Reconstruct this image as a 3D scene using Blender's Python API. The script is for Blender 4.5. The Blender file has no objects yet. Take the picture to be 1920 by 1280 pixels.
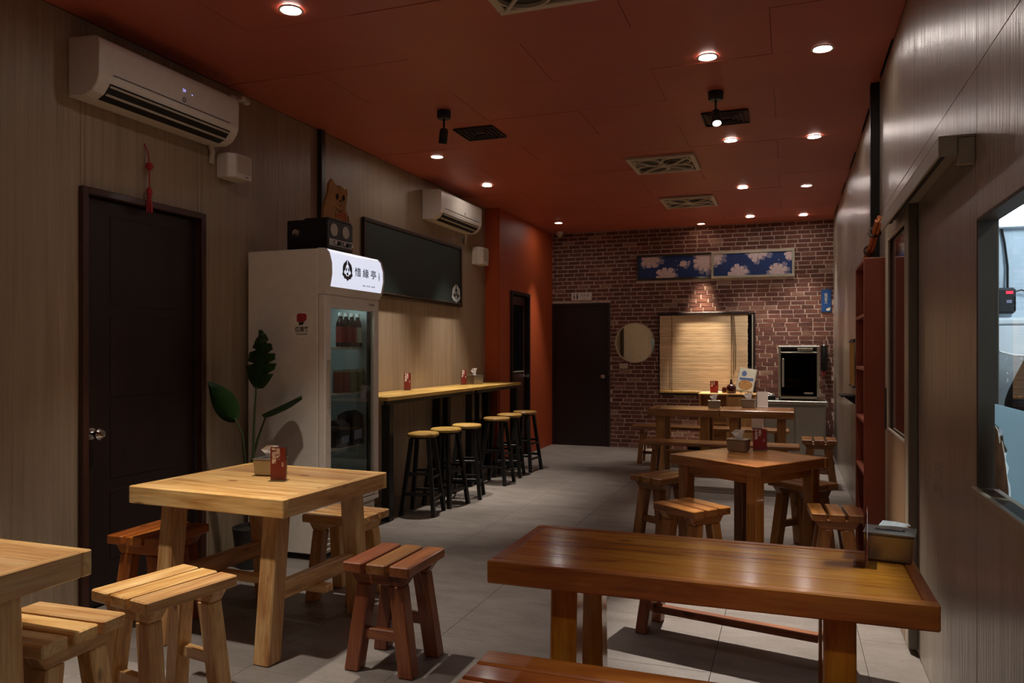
import bpy, bmesh, math, random
from mathutils import Vector, Matrix
random.seed(7)
S = bpy.context.scene
COL = S.collection
R = math.radians

# ---------------------------------------------------------------- camera, world, exposure
cam_d = bpy.data.cameras.new('camera'); cam = bpy.data.objects.new('camera', cam_d); COL.objects.link(cam)
cam_d.sensor_width = 36.0; cam_d.lens = 36.0 * 1440 / 1920
cam_d.shift_y = 19 / 1920
cam_d.clip_start = 0.02
cam.location = (0, 0, 1.30)
cam.rotation_euler = (R(90), 0, math.atan2(520, 1440))
S.camera = cam
w = bpy.data.worlds.new('world'); S.world = w; w.use_nodes = True
w.node_tree.nodes['Background'].inputs[0].default_value = (0.02, 0.022, 0.03, 1)
w.node_tree.nodes['Background'].inputs[1].default_value = 0.3
S.view_settings.view_transform = 'Standard'; S.view_settings.look = 'None'
S.view_settings.exposure = 0.0; S.view_settings.gamma = 1.0; S.view_settings.use_curve_mapping = False
LAMP_W = 170.0          # watts of one ceiling downlight
NEUTRAL = (1.0, 0.90, 0.80); WARM = (1.0, 0.80, 0.58)

# ---------------------------------------------------------------- materials
def lin(h):
    h = h.lstrip('#'); v = [int(h[i:i+2], 16) / 255 for i in (0, 2, 4)]
    return tuple(x / 12.92 if x <= .04045 else ((x + .055) / 1.055) ** 2.4 for x in v) + (1,)
M = {}
def base(name):
    m = bpy.data.materials.new(name); m.use_nodes = True
    nt = m.node_tree; b = nt.nodes['Principled BSDF']; M[name] = m
    return m, nt, b
def N(nt, t, **kw):
    n = nt.nodes.new(t)
    for k, v in kw.items():
        if hasattr(n, k): setattr(n, k, v)
        else: n.inputs[k].default_value = v
    return n
def ramp(nt, stops):
    r = nt.nodes.new('ShaderNodeValToRGB'); e = r.color_ramp.elements
    while len(e) < len(stops): e.new(.5)
    for i, (p, c) in enumerate(stops): e[i].position = p; e[i].color = c
    return r
def mat(name, col, rough=.5, metal=0., noise=0., scale=20, bump=0., emit=None, es=0., coat=0., spec=.5):
    m, nt, b = base(name); c = lin(col); L = nt.links.new
    b.inputs['Base Color'].default_value = c; b.inputs['Roughness'].default_value = rough
    b.inputs['Metallic'].default_value = metal; b.inputs['Coat Weight'].default_value = coat
    b.inputs['Specular IOR Level'].default_value = spec
    if emit: b.inputs['Emission Color'].default_value = lin(emit); b.inputs['Emission Strength'].default_value = es
    tc = N(nt, 'ShaderNodeTexCoord'); no = N(nt, 'ShaderNodeTexNoise', Scale=float(scale), Detail=4.0)
    L(tc.outputs['Object'], no.inputs['Vector'])
    k = max(noise, .04)
    r = ramp(nt, [(.3, tuple(x * (1 - k) for x in c[:3]) + (1,)), (.7, tuple(min(1, x * (1 + k)) for x in c[:3]) + (1,))])
    L(no.outputs['Fac'], r.inputs[0]); L(r.outputs[0], b.inputs['Base Color'])
    if bump:
        bp = N(nt, 'ShaderNodeBump', Strength=bump, Distance=.01); L(no.outputs['Fac'], bp.inputs['Height']); L(bp.outputs[0], b.inputs['Normal'])
    return m
def wood(name, light, mid, dark, axis, rough=.35, coat=.3, knots=True):
    m, nt, b = base(name); L = nt.links.new
    tc = N(nt, 'ShaderNodeTexCoord'); oi = N(nt, 'ShaderNodeObjectInfo')
    mul = N(nt, 'ShaderNodeVectorMath', operation='SCALE'); mul.inputs[0].default_value = (17.3, 9.1, 23.7); L(oi.outputs['Random'], mul.inputs['Scale'])
    add = N(nt, 'ShaderNodeVectorMath', operation='ADD'); L(tc.outputs['Object'], add.inputs[0]); L(mul.outputs[0], add.inputs[1])
    mp = N(nt, 'ShaderNodeMapping'); s = [9.0, 9.0, 9.0]; s['XYZ'.index(axis)] = 1.1; mp.inputs['Scale'].default_value = s
    L(add.outputs[0], mp.inputs['Vector'])
    n1 = N(nt, 'ShaderNodeTexNoise', Scale=1.6, Detail=6.0, Roughness=.62, Distortion=.9); L(mp.outputs[0], n1.inputs['Vector'])
    r1 = ramp(nt, [(.30, lin(dark)), (.48, lin(mid)), (.72, lin(light))]); L(n1.outputs['Fac'], r1.inputs[0])
    mp2 = N(nt, 'ShaderNodeMapping'); s2 = [90., 90., 90.]; s2['XYZ'.index(axis)] = 5.; mp2.inputs['Scale'].default_value = s2
    L(add.outputs[0], mp2.inputs['Vector'])
    n2 = N(nt, 'ShaderNodeTexNoise', Scale=1.0, Detail=3.0); L(mp2.outputs[0], n2.inputs['Vector'])
    mx = N(nt, 'ShaderNodeMixRGB', blend_type='MULTIPLY'); mx.inputs[0].default_value = .45
    r2 = ramp(nt, [(.35, (.55, .48, .42, 1)), (.6, (1, 1, 1, 1))]); L(n2.outputs['Fac'], r2.inputs[0])
    L(r1.outputs[0], mx.inputs[1]); L(r2.outputs[0], mx.inputs[2])
    out = mx.outputs[0]
    if knots:
        mp3 = N(nt, 'ShaderNodeMapping'); s3 = [7., 7., 7.]; s3['XYZ'.index(axis)] = 3.2; mp3.inputs['Scale'].default_value = s3
        L(add.outputs[0], mp3.inputs['Vector'])
        vo = N(nt, 'ShaderNodeTexVoronoi', Scale=1.0, Randomness=1.0); L(mp3.outputs[0], vo.inputs['Vector'])
        r3 = ramp(nt, [(.06, (.22, .12, .06, 1)), (.13, (1, 1, 1, 1))]); L(vo.outputs['Distance'], r3.inputs[0])
        m3 = N(nt, 'ShaderNodeMixRGB', blend_type='MULTIPLY'); m3.inputs[0].default_value = .8
        L(out, m3.inputs[1]); L(r3.outputs[0], m3.inputs[2]); out = m3.outputs[0]
    hs = N(nt, 'ShaderNodeHueSaturation'); mr = N(nt, 'ShaderNodeMapRange'); L(oi.outputs['Random'], mr.inputs[0])
    mr.inputs['To Min'].default_value = .74; mr.inputs['To Max'].default_value = 1.16
    mh = N(nt, 'ShaderNodeMapRange'); mh.inputs['To Min'].default_value = .486; mh.inputs['To Max'].default_value = .500; L(oi.outputs['Random'], mh.inputs[0]); L(mh.outputs[0], hs.inputs['Hue'])
    L(mr.outputs[0], hs.inputs['Value']); L(out, hs.inputs['Color']); L(hs.outputs[0], b.inputs['Base Color'])
    b.inputs['Roughness'].default_value = rough; b.inputs['Coat Weight'].default_value = coat; b.inputs['Coat Roughness'].default_value = .12
    bp = N(nt, 'ShaderNodeBump', Strength=.12, Distance=.004); L(n1.outputs['Fac'], bp.inputs['Height']); L(bp.outputs[0], b.inputs['Normal'])
    return m
def wood3(name, *a, **k):
    for ax in 'XYZ': wood(name + ax, *a, ax, **k)
wood3('pine', '#f0cf90', '#deb06c', '#b68244', rough=.34, coat=.25)
wood3('amber', '#e0a23e', '#d08c28', '#a66316', rough=.19, coat=.35)
wood3('ginger', '#cc8236', '#b46a26', '#8a4614', rough=.28, coat=.4)
wood3('russet', '#ac6c3c', '#8f532b', '#6a381b', rough=.42, coat=.2)
wood3('honey', '#b98950', '#9d6e3a', '#7a4f26', rough=.32, coat=.4)
wood3('cedar', '#bd8a48', '#a06c32', '#74441c', rough=.30, coat=.35)
wood3('straw', '#d8b868', '#c4a050', '#a37f3a', rough=.42, coat=.1, knots=False)
wood3('darkdoor', '#281612', '#22120f', '#1a0d0b', rough=.45, coat=.05, knots=False)
wood3('doorframe', '#4c2c1e', '#402418', '#321a10', rough=.4, coat=.2, knots=False)

def laminate(name, c1, c2, rough, rib=.55, coat=0.):
    # wood-grain wall laminate: vertical streaks with a fine vertical rib that smears reflections sideways
    m, nt, b = base(name); L = nt.links.new
    ge = N(nt, 'ShaderNodeNewGeometry')
    mp = N(nt, 'ShaderNodeMapping'); mp.inputs['Scale'].default_value = (34, 34, .9); L(ge.outputs['Position'], mp.inputs['Vector'])
    n1 = N(nt, 'ShaderNodeTexNoise', Scale=1.0, Detail=5.0, Roughness=.6, Distortion=.5); L(mp.outputs[0], n1.inputs['Vector'])
    r1 = ramp(nt, [(.32, lin(c2)), (.68, lin(c1))]); L(n1.outputs['Fac'], r1.inputs[0])
    mp2 = N(nt, 'ShaderNodeMapping'); mp2.inputs['Scale'].default_value = (2.2, 2.2, .35); L(ge.outputs['Position'], mp2.inputs['Vector'])
    n2 = N(nt, 'ShaderNodeTexNoise', Scale=1.0, Detail=2.0); L(mp2.outputs[0], n2.inputs['Vector'])
    r2 = ramp(nt, [(.3, (.80, .79, .78, 1)), (.7, (1, 1, 1, 1))]); L(n2.outputs['Fac'], r2.inputs[0])
    mx = N(nt, 'ShaderNodeMixRGB', blend_type='MULTIPLY'); mx.inputs[0].default_value = .7
    L(r1.outputs[0], mx.inputs[1]); L(r2.outputs[0], mx.inputs[2]); L(mx.outputs[0], b.inputs['Base Color'])
    mp3 = N(nt, 'ShaderNodeMapping'); mp3.inputs['Scale'].default_value = (150, 150, 1.5); L(ge.outputs['Position'], mp3.inputs['Vector'])
    n3 = N(nt, 'ShaderNodeTexNoise', Scale=1.0, Detail=2.0); L(mp3.outputs[0], n3.inputs['Vector'])
    bp = N(nt, 'ShaderNodeBump', Strength=rib, Distance=.006); L(n3.outputs['Fac'], bp.inputs['Height']); L(bp.outputs[0], b.inputs['Normal'])
    b.inputs['Roughness'].default_value = rough; b.inputs['Coat Weight'].default_value = coat; b.inputs['Coat Roughness'].default_value = .28; L(bp.outputs[0], b.inputs['Coat Normal'])
laminate('laminate_left', '#a8937a', '#907c64', .40)
laminate('laminate_right', '#b6a898', '#9e9080', .26, 1.0, 1.0)

def tilefloor():
    m, nt, b = base('floor_tile'); L = nt.links.new
    ge = N(nt, 'ShaderNodeNewGeometry'); oi = N(nt, 'ShaderNodeObjectInfo')
    fm = N(nt, 'ShaderNodeMapping'); fm.inputs['Scale'].default_value = (1.0, 2.4, 1.0); L(ge.outputs['Position'], fm.inputs['Vector'])
    n1 = N(nt, 'ShaderNodeTexNoise', Scale=3.2, Detail=8.0, Roughness=.68); L(fm.outputs[0], n1.inputs['Vector'])
    n2 = N(nt, 'ShaderNodeTexNoise', Scale=60.0, Detail=3.0); L(ge.outputs['Position'], n2.inputs['Vector'])
    r1 = ramp(nt, [(.3, lin('#736b64')), (.7, lin('#918982'))]); L(n1.outputs['Fac'], r1.inputs[0])
    r2 = ramp(nt, [(.3, (.86, .86, .86, 1)), (.7, (1, 1, 1, 1))]); L(n2.outputs['Fac'], r2.inputs[0])
    mx = N(nt, 'ShaderNodeMixRGB', blend_type='MULTIPLY'); mx.inputs[0].default_value = 1
    L(r1.outputs[0], mx.inputs[1]); L(r2.outputs[0], mx.inputs[2])
    hs = N(nt, 'ShaderNodeHueSaturation'); mr = N(nt, 'ShaderNodeMapRange'); L(oi.outputs['Random'], mr.inputs[0])
    mr.inputs['To Min'].default_value = .97; mr.inputs['To Max'].default_value = 1.03
    L(mr.outputs[0], hs.inputs['Value']); L(mx.outputs[0], hs.inputs['Color']); L(hs.outputs[0], b.inputs['Base Color'])
    b.inputs['Roughness'].default_value = .5
    bp = N(nt, 'ShaderNodeBump', Strength=.1, Distance=.003); L(n1.outputs['Fac'], bp.inputs['Height']); L(bp.outputs[0], b.inputs['Normal'])
tilefloor()
def brickmat():
    m, nt, b = base('brick'); L = nt.links.new
    ge = N(nt, 'ShaderNodeNewGeometry'); oi = N(nt, 'ShaderNodeObjectInfo')
    ad = N(nt, 'ShaderNodeMath', operation='ADD'); L(ge.outputs['Random Per Island'], ad.inputs[0]); L(oi.outputs['Random'], ad.inputs[1])
    fr = N(nt, 'ShaderNodeMath', operation='FRACT'); L(ad.outputs[0], fr.inputs[0])
    r1 = ramp(nt, [(0, lin('#5a342c')), (.5, lin('#6a3e34')), (.9, lin('#784a3d')), (1, lin('#9c7c6c'))]); L(fr.outputs[0], r1.inputs[0])
    n = N(nt, 'ShaderNodeTexNoise', Scale=38.0, Detail=5.0); L(ge.outputs['Position'], n.inputs['Vector'])
    r2 = ramp(nt, [(.3, (.7, .66, .64, 1)), (.62, (1, 1, 1, 1)), (.8, (1.5, 1.5, 1.5, 1))]); L(n.outputs['Fac'], r2.inputs[0])
    mx = N(nt, 'ShaderNodeMixRGB', blend_type='MULTIPLY'); mx.inputs[0].default_value = 1
    L(r1.outputs[0], mx.inputs[1]); L(r2.outputs[0], mx.inputs[2]); L(mx.outputs[0], b.inputs['Base Color'])
    b.inputs['Roughness'].default_value = .75
    bp = N(nt, 'ShaderNodeBump', Strength=.25, Distance=.004); L(n.outputs['Fac'], bp.inputs['Height']); L(bp.outputs[0], b.inputs['Normal'])
brickmat()
def glassmat(name, tint, gloss=.12, rough=.02):
    m = bpy.data.materials.new(name); m.use_nodes = True; nt = m.node_tree; nt.nodes.clear(); L = nt.links.new; M[name] = m
    o = N(nt, 'ShaderNodeOutputMaterial'); t = N(nt, 'ShaderNodeBsdfTransparent'); t.inputs[0].default_value = lin(tint)
    g = N(nt, 'ShaderNodeBsdfGlossy', Roughness=rough); fr = N(nt, 'ShaderNodeFresnel', IOR=1.45)
    ge = N(nt, 'ShaderNodeNewGeometry'); iv = N(nt, 'ShaderNodeMath', operation='SUBTRACT'); iv.inputs[0].default_value = 1.0; L(ge.outputs['Backfacing'], iv.inputs[1])
    ml = N(nt, 'ShaderNodeMath', operation='MULTIPLY'); L(fr.outputs[0], ml.inputs[0]); L(iv.outputs[0], ml.inputs[1])
    mx = N(nt, 'ShaderNodeMixShader'); L(ml.outputs[0], mx.inputs[0]); L(t.outputs[0], mx.inputs[1]); L(g.outputs[0], mx.inputs[2]); L(mx.outputs[0], o.inputs[0])
glassmat('glass', '#f2f8f6'); glassmat('glass_dim', '#8a9a98'); glassmat('glass_smoke', '#7a8086'); glassmat('plastic_film', '#d8d8d8')
def frosted():
    m, nt, b = base('frosted_film'); b.inputs['Base Color'].default_value = lin('#a9b6b8'); b.inputs['Roughness'].default_value = .6
    L = nt.links.new; o = nt.nodes['Material Output']
    tr = N(nt, 'ShaderNodeBsdfTranslucent'); tr.inputs[0].default_value = lin('#c3d2d6')
    mx = N(nt, 'ShaderNodeMixShader'); mx.inputs[0].default_value = .6; L(b.outputs[0], mx.inputs[1]); L(tr.outputs[0], mx.inputs[2]); L(mx.outputs[0], o.inputs[0])
frosted()
def blindmat():
    m, nt, b = base('bamboo_slat'); L = nt.links.new
    ge = N(nt, 'ShaderNodeNewGeometry'); oi = N(nt, 'ShaderNodeObjectInfo')
    mp = N(nt, 'ShaderNodeMapping'); mp.inputs['Scale'].default_value = (6, 6, 260); L(ge.outputs['Position'], mp.inputs['Vector'])
    n = N(nt, 'ShaderNodeTexNoise', Scale=1.0, Detail=4.0); L(mp.outputs[0], n.inputs['Vector'])
    r = ramp(nt, [(.3, lin('#b09474')), (.5, lin('#ccb08a')), (.7, lin('#dcc4a2'))]); L(n.outputs['Fac'], r.inputs[0])
    hs = N(nt, 'ShaderNodeHueSaturation'); mr = N(nt, 'ShaderNodeMapRange'); L(oi.outputs['Random'], mr.inputs[0])
    mr.inputs['To Min'].default_value = .82; mr.inputs['To Max'].default_value = 1.08
    L(mr.outputs[0], hs.inputs['Value']); L(r.outputs[0], hs.inputs['Color']); L(hs.outputs[0], b.inputs['Base Color']); b.inputs['Roughness'].default_value = .6
blindmat()
mat('ceiling_paint', '#b25c48', .48, noise=.06, scale=1.5)
mat('ceiling_void', '#180a08', .8)
mat('orange_paint', '#a8481f', .55, noise=.05, scale=3)
mat('mortar', '#bea898', .85, noise=.2, scale=25, bump=.2)
mat('grout', '#766e67', .9)
mat('white_plastic', '#d8cfc4', .32); mat('cream_plastic', '#b8ad9c', .4); mat('white_metal', '#c9c4b8', .35)
mat('black_metal', '#151515', .4); mat('black_plastic', '#101012', .35); mat('dark_slot', '#090909', .5)
mat('chrome', '#d8d8d8', .12, 1.0); mat('steel', '#a8a69e', .28, 1.0, noise=.06, scale=4); mat('tin', '#98928a', .28, .75)
mat('steel_light', '#a8a59a', .35, .35, noise=.05, scale=4)
mat('aluminium', '#bdbaa8', .38, .25); mat('dark_frame', '#2a1c18', .4)
mat('chalkboard', '#1c2823', .6, noise=.12, scale=6); mat('chalk_white', '#c8ccc6', .8)
mat('paper_white', '#efe8e2', .8); mat('card_red', '#7a2a22', .4); mat('card_wine', '#8a2428', .4)
mat('print_white', '#e8dcd4', .6); mat('print_black', '#1c1a1a', .6); mat('print_grey', '#62626e', .6); mat('print_red', '#a8323a', .5)
mat('ink_orange', '#b8501e', .6); mat('ink_brown', '#3a2412', .7)
mat('blue_cloth', '#1f3a72', .7, noise=.12, scale=8); mat('petal', '#d8c4c4', .7, noise=.1, scale=30); mat('petal_grey', '#8a86a0', .7)
mat('blue_sign', '#1c4a86', .5); mat('green_logo', '#35674e', .6)
mat('red_silk', '#a01c22', .6, noise=.2, scale=60); mat('leaf', '#2c4a20', .42, noise=.25, scale=9); mat('stem', '#3a4a26', .6)
mat('pot', '#2a2622', .6, noise=.15); mat('soil', '#241a12', .95, noise=.3, scale=60, bump=.5)
mat('plaque_wood', '#b5834c', .55, noise=.22, scale=12)
mat('fan_white', '#c6b8a4', .45); mat('fan_dark', '#4a463c', .6); mat('vent_dark', '#281612', .6); mat('vent_red', '#4a1c14', .6)
mat('shelf_red', '#8c4632', .5, noise=.05, scale=5); mat('reed', '#b56a36', .7, noise=.3, scale=50)
mat('yellow_cloth', '#b58426', .8, noise=.1); mat('leaf_frame', '#a0947e', .4, noise=.06); mat('leaf_panel', '#96785c', .42, noise=.08, scale=6)
mat('pane_reflect_brown', '#4a2a24', .08, spec=.8); mat('jamb_dark', '#3c3730', .4, .3); mat('edge_grey', '#7c776c', .45); mat('reveal_brown', '#4c3c2a', .5)
mat('fridge_white', '#e2d8ca', .34); mat('fridge_inside', '#a9b2b2', .4)
mat('sign_lit', '#eef2ff', .4, emit='#e6ecff', es=.8)
mat('lamp_lit', '#ffffff', .4, emit='#fff4ea', es=90.0); mat('lamp_warm', '#ffffff', .4, emit='#ffd8c0', es=25.0)
mat('lamp_cool', '#ffffff', .4, emit='#d8e4ff', es=22.0); mat('led_red', '#400808', .4, emit='#ff2a4a', es=2.5); mat('led_blue', '#303048', .4, emit='#b0a8ff', es=1.2)
mat('led_strip', '#ffffff', .4, emit='#d4e8ec', es=12.0)
mat('sticker_pale', '#e8dfd0', .5); mat('cola', '#2a0d0a', .15); mat('cap_white', '#d8dcdc', .4); mat('label_red', '#8a2a26', .5); mat('label_pale', '#b8beb0', .5)
mat('can_red', '#7a3328', .3); mat('can_olive', '#6a6a48', .3); mat('jar_rim', '#9a9a80', .35, .6); mat('carton_dark', '#2a2e36', .6); mat('carton_black', '#1a1a1e', .6)
mat('kitchen_wall', '#cfdbe6', .5); mat('kitchen_white', '#d6dade', .4); mat('kitchen_floor', '#6a6a6a', .6)
mat('skin', '#c99a7c', .55, noise=.05); mat('black_shirt', '#16161a', .85, noise=.1); mat('dark_trousers', '#22242c', .85); mat('hair', '#120e0c', .5, noise=.2, scale=80)
mat('faint_ink', '#b0a294', .6); mat('apron', '#cfd2d6', .8); mat('eye_white', '#e8e4e0', .3)
mat('mirror_silver', '#e2ddd2', .02, 1.0); mat('mirror_rim', '#b5a890', .4); mat('outlet_cream', '#b8a890', .5)
mat('peeled', '#a89884', .7, noise=.25, scale=18); mat('sauce', '#3a120c', .2); mat('food_tan', '#b8894e', .7, noise=.5, scale=60); mat('print_cream', '#d8d4c0', .5); mat('print_blue', '#5a72a0', .6)
mat('concrete_dark', '#2c2a28', .8); mat('gloss_black_glass', '#0a0c10', .06, spec=.6)

# ---------------------------------------------------------------- mesh helpers
CACHE = {}
def link(name, me, m=None, parent=None, loc=(0, 0, 0), rot=(0, 0, 0)):
    o = bpy.data.objects.new(name, me); COL.objects.link(o)
    if m is not None and me is not None and not me.materials: me.materials.append(M[m])
    o.location = loc; o.rotation_euler = rot
    if parent is not None: o.parent = parent
    return o
def tag(o, label=None, cat=None, group=None, kind=None):
    if label: o['label'] = label
    if cat: o['category'] = cat
    if group: o['group'] = group
    if kind: o['kind'] = kind
    return o
def thing(name, label, cat, loc=(0, 0, 0), rz=0, group=None):
    o = bpy.data.objects.new(name, None); COL.objects.link(o); o.empty_display_size = .05
    o.location = loc; o.rotation_euler = (0, 0, rz)
    return tag(o, label, cat, group)
def structure(name, loc=(0, 0, 0), label=None):
    o = bpy.data.objects.new(name, None); COL.objects.link(o); o.location = loc; return tag(o, label, kind='structure')
def tomesh(bm, name, smooth=False):
    bmesh.ops.recalc_face_normals(bm, faces=bm.faces)
    me = bpy.data.meshes.new(name); bm.to_mesh(me); bm.free()
    if smooth:
        for p in me.polygons: p.use_smooth = True
        try: me.set_sharp_from_angle(angle=R(40))
        except Exception: pass
    return me
def box_bm(bm, c, s):
    r = bmesh.ops.create_cube(bm, size=1, matrix=Matrix.Translation(c) @ Matrix.Diagonal((s[0], s[1], s[2], 1)))
    return r['verts']
def box(name, c, s, m, parent=None, bev=.003, rot=(0, 0, 0)):
    bev = min(bev, min(s) * .3)
    key = (round(s[0], 4), round(s[1], 4), round(s[2], 4), round(bev, 4), m)
    me = CACHE.get(key)
    if me is None:
        bm = bmesh.new(); box_bm(bm, (0, 0, 0), s)
        if bev > 0: bmesh.ops.bevel(bm, geom=list(bm.edges), offset=bev, segments=1, affect='EDGES')
        me = tomesh(bm, name); CACHE[key] = me
    return link(name, me, m, parent, c, rot)
def boxes(name, lst, m, parent=None, bev=0):
    bm = bmesh.new()
    for c, s in lst: box_bm(bm, c, s)
    if bev: bmesh.ops.bevel(bm, geom=list(bm.edges), offset=bev, segments=1, affect='EDGES')
    return link(name, tomesh(bm, name), m, parent)
def post(name, pt, pb, wx, wy, m, parent, bev=.004):
    # leaning square post with level ends
    bm = bmesh.new(); vs = []
    for p in (pb, pt):
        for sx, sy in ((-1, -1), (1, -1), (1, 1), (-1, 1)): vs.append(bm.verts.new((p[0] + sx * wx / 2, p[1] + sy * wy / 2, p[2])))
    for f in ((3, 2, 1, 0), (4, 5, 6, 7), (0, 1, 5, 4), (1, 2, 6, 5), (2, 3, 7, 6), (3, 0, 4, 7)): bm.faces.new([vs[i] for i in f])
    if bev: bmesh.ops.bevel(bm, geom=list(bm.edges), offset=bev, segments=1, affect='EDGES')
    return link(name, tomesh(bm, name), m, parent)
def prism(name, pts, axis, a, b, m, parent=None, bev=0, smooth=False, loc=(0, 0, 0), rot=(0, 0, 0)):
    # 2-D outline extruded along an axis (x: pts are y,z; y: pts are x,z; z: pts are x,y)
    bm = bmesh.new()
    def P(p, t): return {'x': (t, p[0], p[1]), 'y': (p[0], t, p[1]), 'z': (p[0], p[1], t)}[axis]
    v0 = [bm.verts.new(P(p, a)) for p in pts]; v1 = [bm.verts.new(P(p, b)) for p in pts]
    n = len(pts); bm.faces.new(v0); bm.faces.new(v1[::-1])
    for i in range(n): bm.faces.new((v0[i], v0[(i + 1) % n], v1[(i + 1) % n], v1[i]))
    if bev: bmesh.ops.bevel(bm, geom=list(bm.edges), offset=bev, segments=1, affect='EDGES')
    return link(name, tomesh(bm, name, smooth), m, parent, loc, rot)
def lathe(name, prof, m, parent=None, loc=(0, 0, 0), rot=(0, 0, 0), seg=24, smooth=True):
    bm = bmesh.new(); rings = []
    for r, z in prof:
        if r < 1e-5: rings.append([bm.verts.new((0, 0, z))])
        else: rings.append([bm.verts.new((r * math.cos(2 * math.pi * i / seg), r * math.sin(2 * math.pi * i / seg), z)) for i in range(seg)])
    for a, b in zip(rings, rings[1:]):
        for i in range(seg):
            j = (i + 1) % seg
            q = [a[i % len(a)], a[j % len(a)], b[j % len(b)], b[i % len(b)]]
            q = [v for k, v in enumerate(q) if v not in q[:k]]
            if len(q) > 2: bm.faces.new(q)
    if prof[0] == prof[-1]:          # closed ring section: no end caps
        bmesh.ops.remove_doubles(bm, verts=list(bm.verts), dist=1e-6)
    else:
        for r in (rings[0], rings[-1]):
            if len(r) > 2: bm.faces.new(r)
    return link(name, tomesh(bm, name, smooth), m, parent, loc, rot)
def tube(name, pts, r, m, parent=None, seg=8):
    bm = bmesh.new(); pts = [Vector(p) for p in pts]; rings = []
    rs = r if isinstance(r, (list, tuple)) else [r] * len(pts)
    for i, p in enumerate(pts):
        d = (pts[min(i + 1, len(pts) - 1)] - pts[max(i - 1, 0)]).normalized()
        u = d.orthogonal().normalized() if i == 0 else (u - d * u.dot(d)).normalized()
        v = d.cross(u)
        rings.append([bm.verts.new(p + rs[i] * (math.cos(2 * math.pi * k / seg) * u + math.sin(2 * math.pi * k / seg) * v)) for k in range(seg)])
    for a, b in zip(rings, rings[1:]):
        for k in range(seg): bm.faces.new((a[k], a[(k + 1) % seg], b[(k + 1) % seg], b[k]))
    bm.faces.new(rings[0]); bm.faces.new(rings[-1])
    return link(name, tomesh(bm, name, True), m, parent)
FACE = {'+x': Matrix(((0, 0, 1), (1, 0, 0), (0, 1, 0))), '-x': Matrix(((0, 0, -1), (-1, 0, 0), (0, 1, 0))),
        '-y': Matrix(((1, 0, 0), (0, 0, -1), (0, 1, 0))), '+y': Matrix(((-1, 0, 0), (0, 0, 1), (0, 1, 0))), '+z': Matrix.Identity(3), '-z': Matrix(((1, 0, 0), (0, -1, 0), (0, 0, -1)))}
def facing(o, d, loc):
    o.matrix_local = Matrix.Translation(loc) @ FACE[d].to_4x4(); return o
def flat(name, polys, m, parent, d, loc, scale=1.0, depth=.0008):
    # thin raised print made of 2-D outlines
    bm = bmesh.new()
    for pts in polys:
        v = [bm.verts.new((x * scale, y * scale, 0)) for x, y in pts]
        u = [bm.verts.new((x * scale, y * scale, depth + 2e-5 * len(bm.faces) / max(len(pts), 1))) for x, y in pts]
        n = len(v); bm.faces.new(v[::-1]); bm.faces.new(u)
        for i in range(n): bm.faces.new((v[i], v[(i + 1) % n], u[(i + 1) % n], u[i]))
    return facing(link(name, tomesh(bm, name), m, parent), d, loc)
def circ(x, y, r, n=12, ry=None): return [(x + r * math.cos(2 * math.pi * i / n), y + (ry or r) * math.sin(2 * math.pi * i / n)) for i in range(n)]
TXT = {}
def text(body, size, m, parent, d, loc, name='lettering', sx=1.0, vertical=False, bold=0.0):
    key = (body, size, m, sx, vertical, bold)
    if key not in TXT:
        cu = bpy.data.curves.new('t', 'FONT'); cu.body = '\n'.join(body) if vertical else body
        cu.size = size; cu.align_x = 'CENTER'; cu.align_y = 'CENTER'; cu.extrude = .0004; cu.offset = bold; cu.resolution_u = 2
        if vertical: cu.space_line = .85
        ob = bpy.data.objects.new('t', cu); COL.objects.link(ob)
        dg = bpy.context.evaluated_depsgraph_get(); dg.update()
        me = bpy.data.meshes.new_from_object(ob.evaluated_get(dg)); me.transform(Matrix.Diagonal((sx, 1, 1, 1)))
        COL.objects.unlink(ob); bpy.data.objects.remove(ob); bpy.data.curves.remove(cu)
        me.materials.clear(); TXT[key] = me
    return facing(link(name, TXT[key], m, parent), d, loc)
def emblem(m, parent, d, loc, h, sx=1.0):
    P = []
    for s in (-1, 1):
        P += [[(s * .04, .52), (s * .04, .30), (s * .12, .22), (s * .20, .02), (s * .30, -.06), (s * .36, -.22), (s * .42, -.10), (s * .42, .14), (s * .34, .30), (s * .20, .40)],
              circ(s * .36, -.20, .10, 10), circ(s * .22, -.30, .12, 10), [(s * .05, .16), (s * .05, .02), (s * .13, -.08), (s * .16, .06)]]
    P += [circ(0, -.17, .08, 10), [(-.24, -.34), (0, -.52), (.24, -.34), (0, -.26)]]
    P = [[(x * sx, y) for x, y in p] for p in P]
    return flat('emblem', P, m, parent, d, loc, h)
def copy_tree(o, parent=None):
    c = o.copy(); COL.objects.link(c)
    if parent is not None: c.parent = parent
    for ch in list(o.children):
        k = copy_tree(ch, c); k.matrix_parent_inverse = ch.matrix_parent_inverse
    return c
def spot(name, loc, to, power, angle, blend, color, parent=None, r=.03):
    l = bpy.data.lights.new(name, 'SPOT'); l.energy = power; l.spot_size = R(angle); l.spot_blend = blend; l.color = color; l.shadow_soft_size = r
    o = bpy.data.objects.new(name, l); COL.objects.link(o)
    d = Vector(to) - Vector(loc); o.rotation_euler = d.to_track_quat('-Z', 'Y').to_euler(); o.location = loc
    if parent is not None:
        o.location = Vector(loc) - parent.location; o.parent = parent
    return o

# ================================================================ SETTING
XL, XR, YB, YF, ZC = -3.30, 0.52, 10.35, -1.6, 2.95
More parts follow.
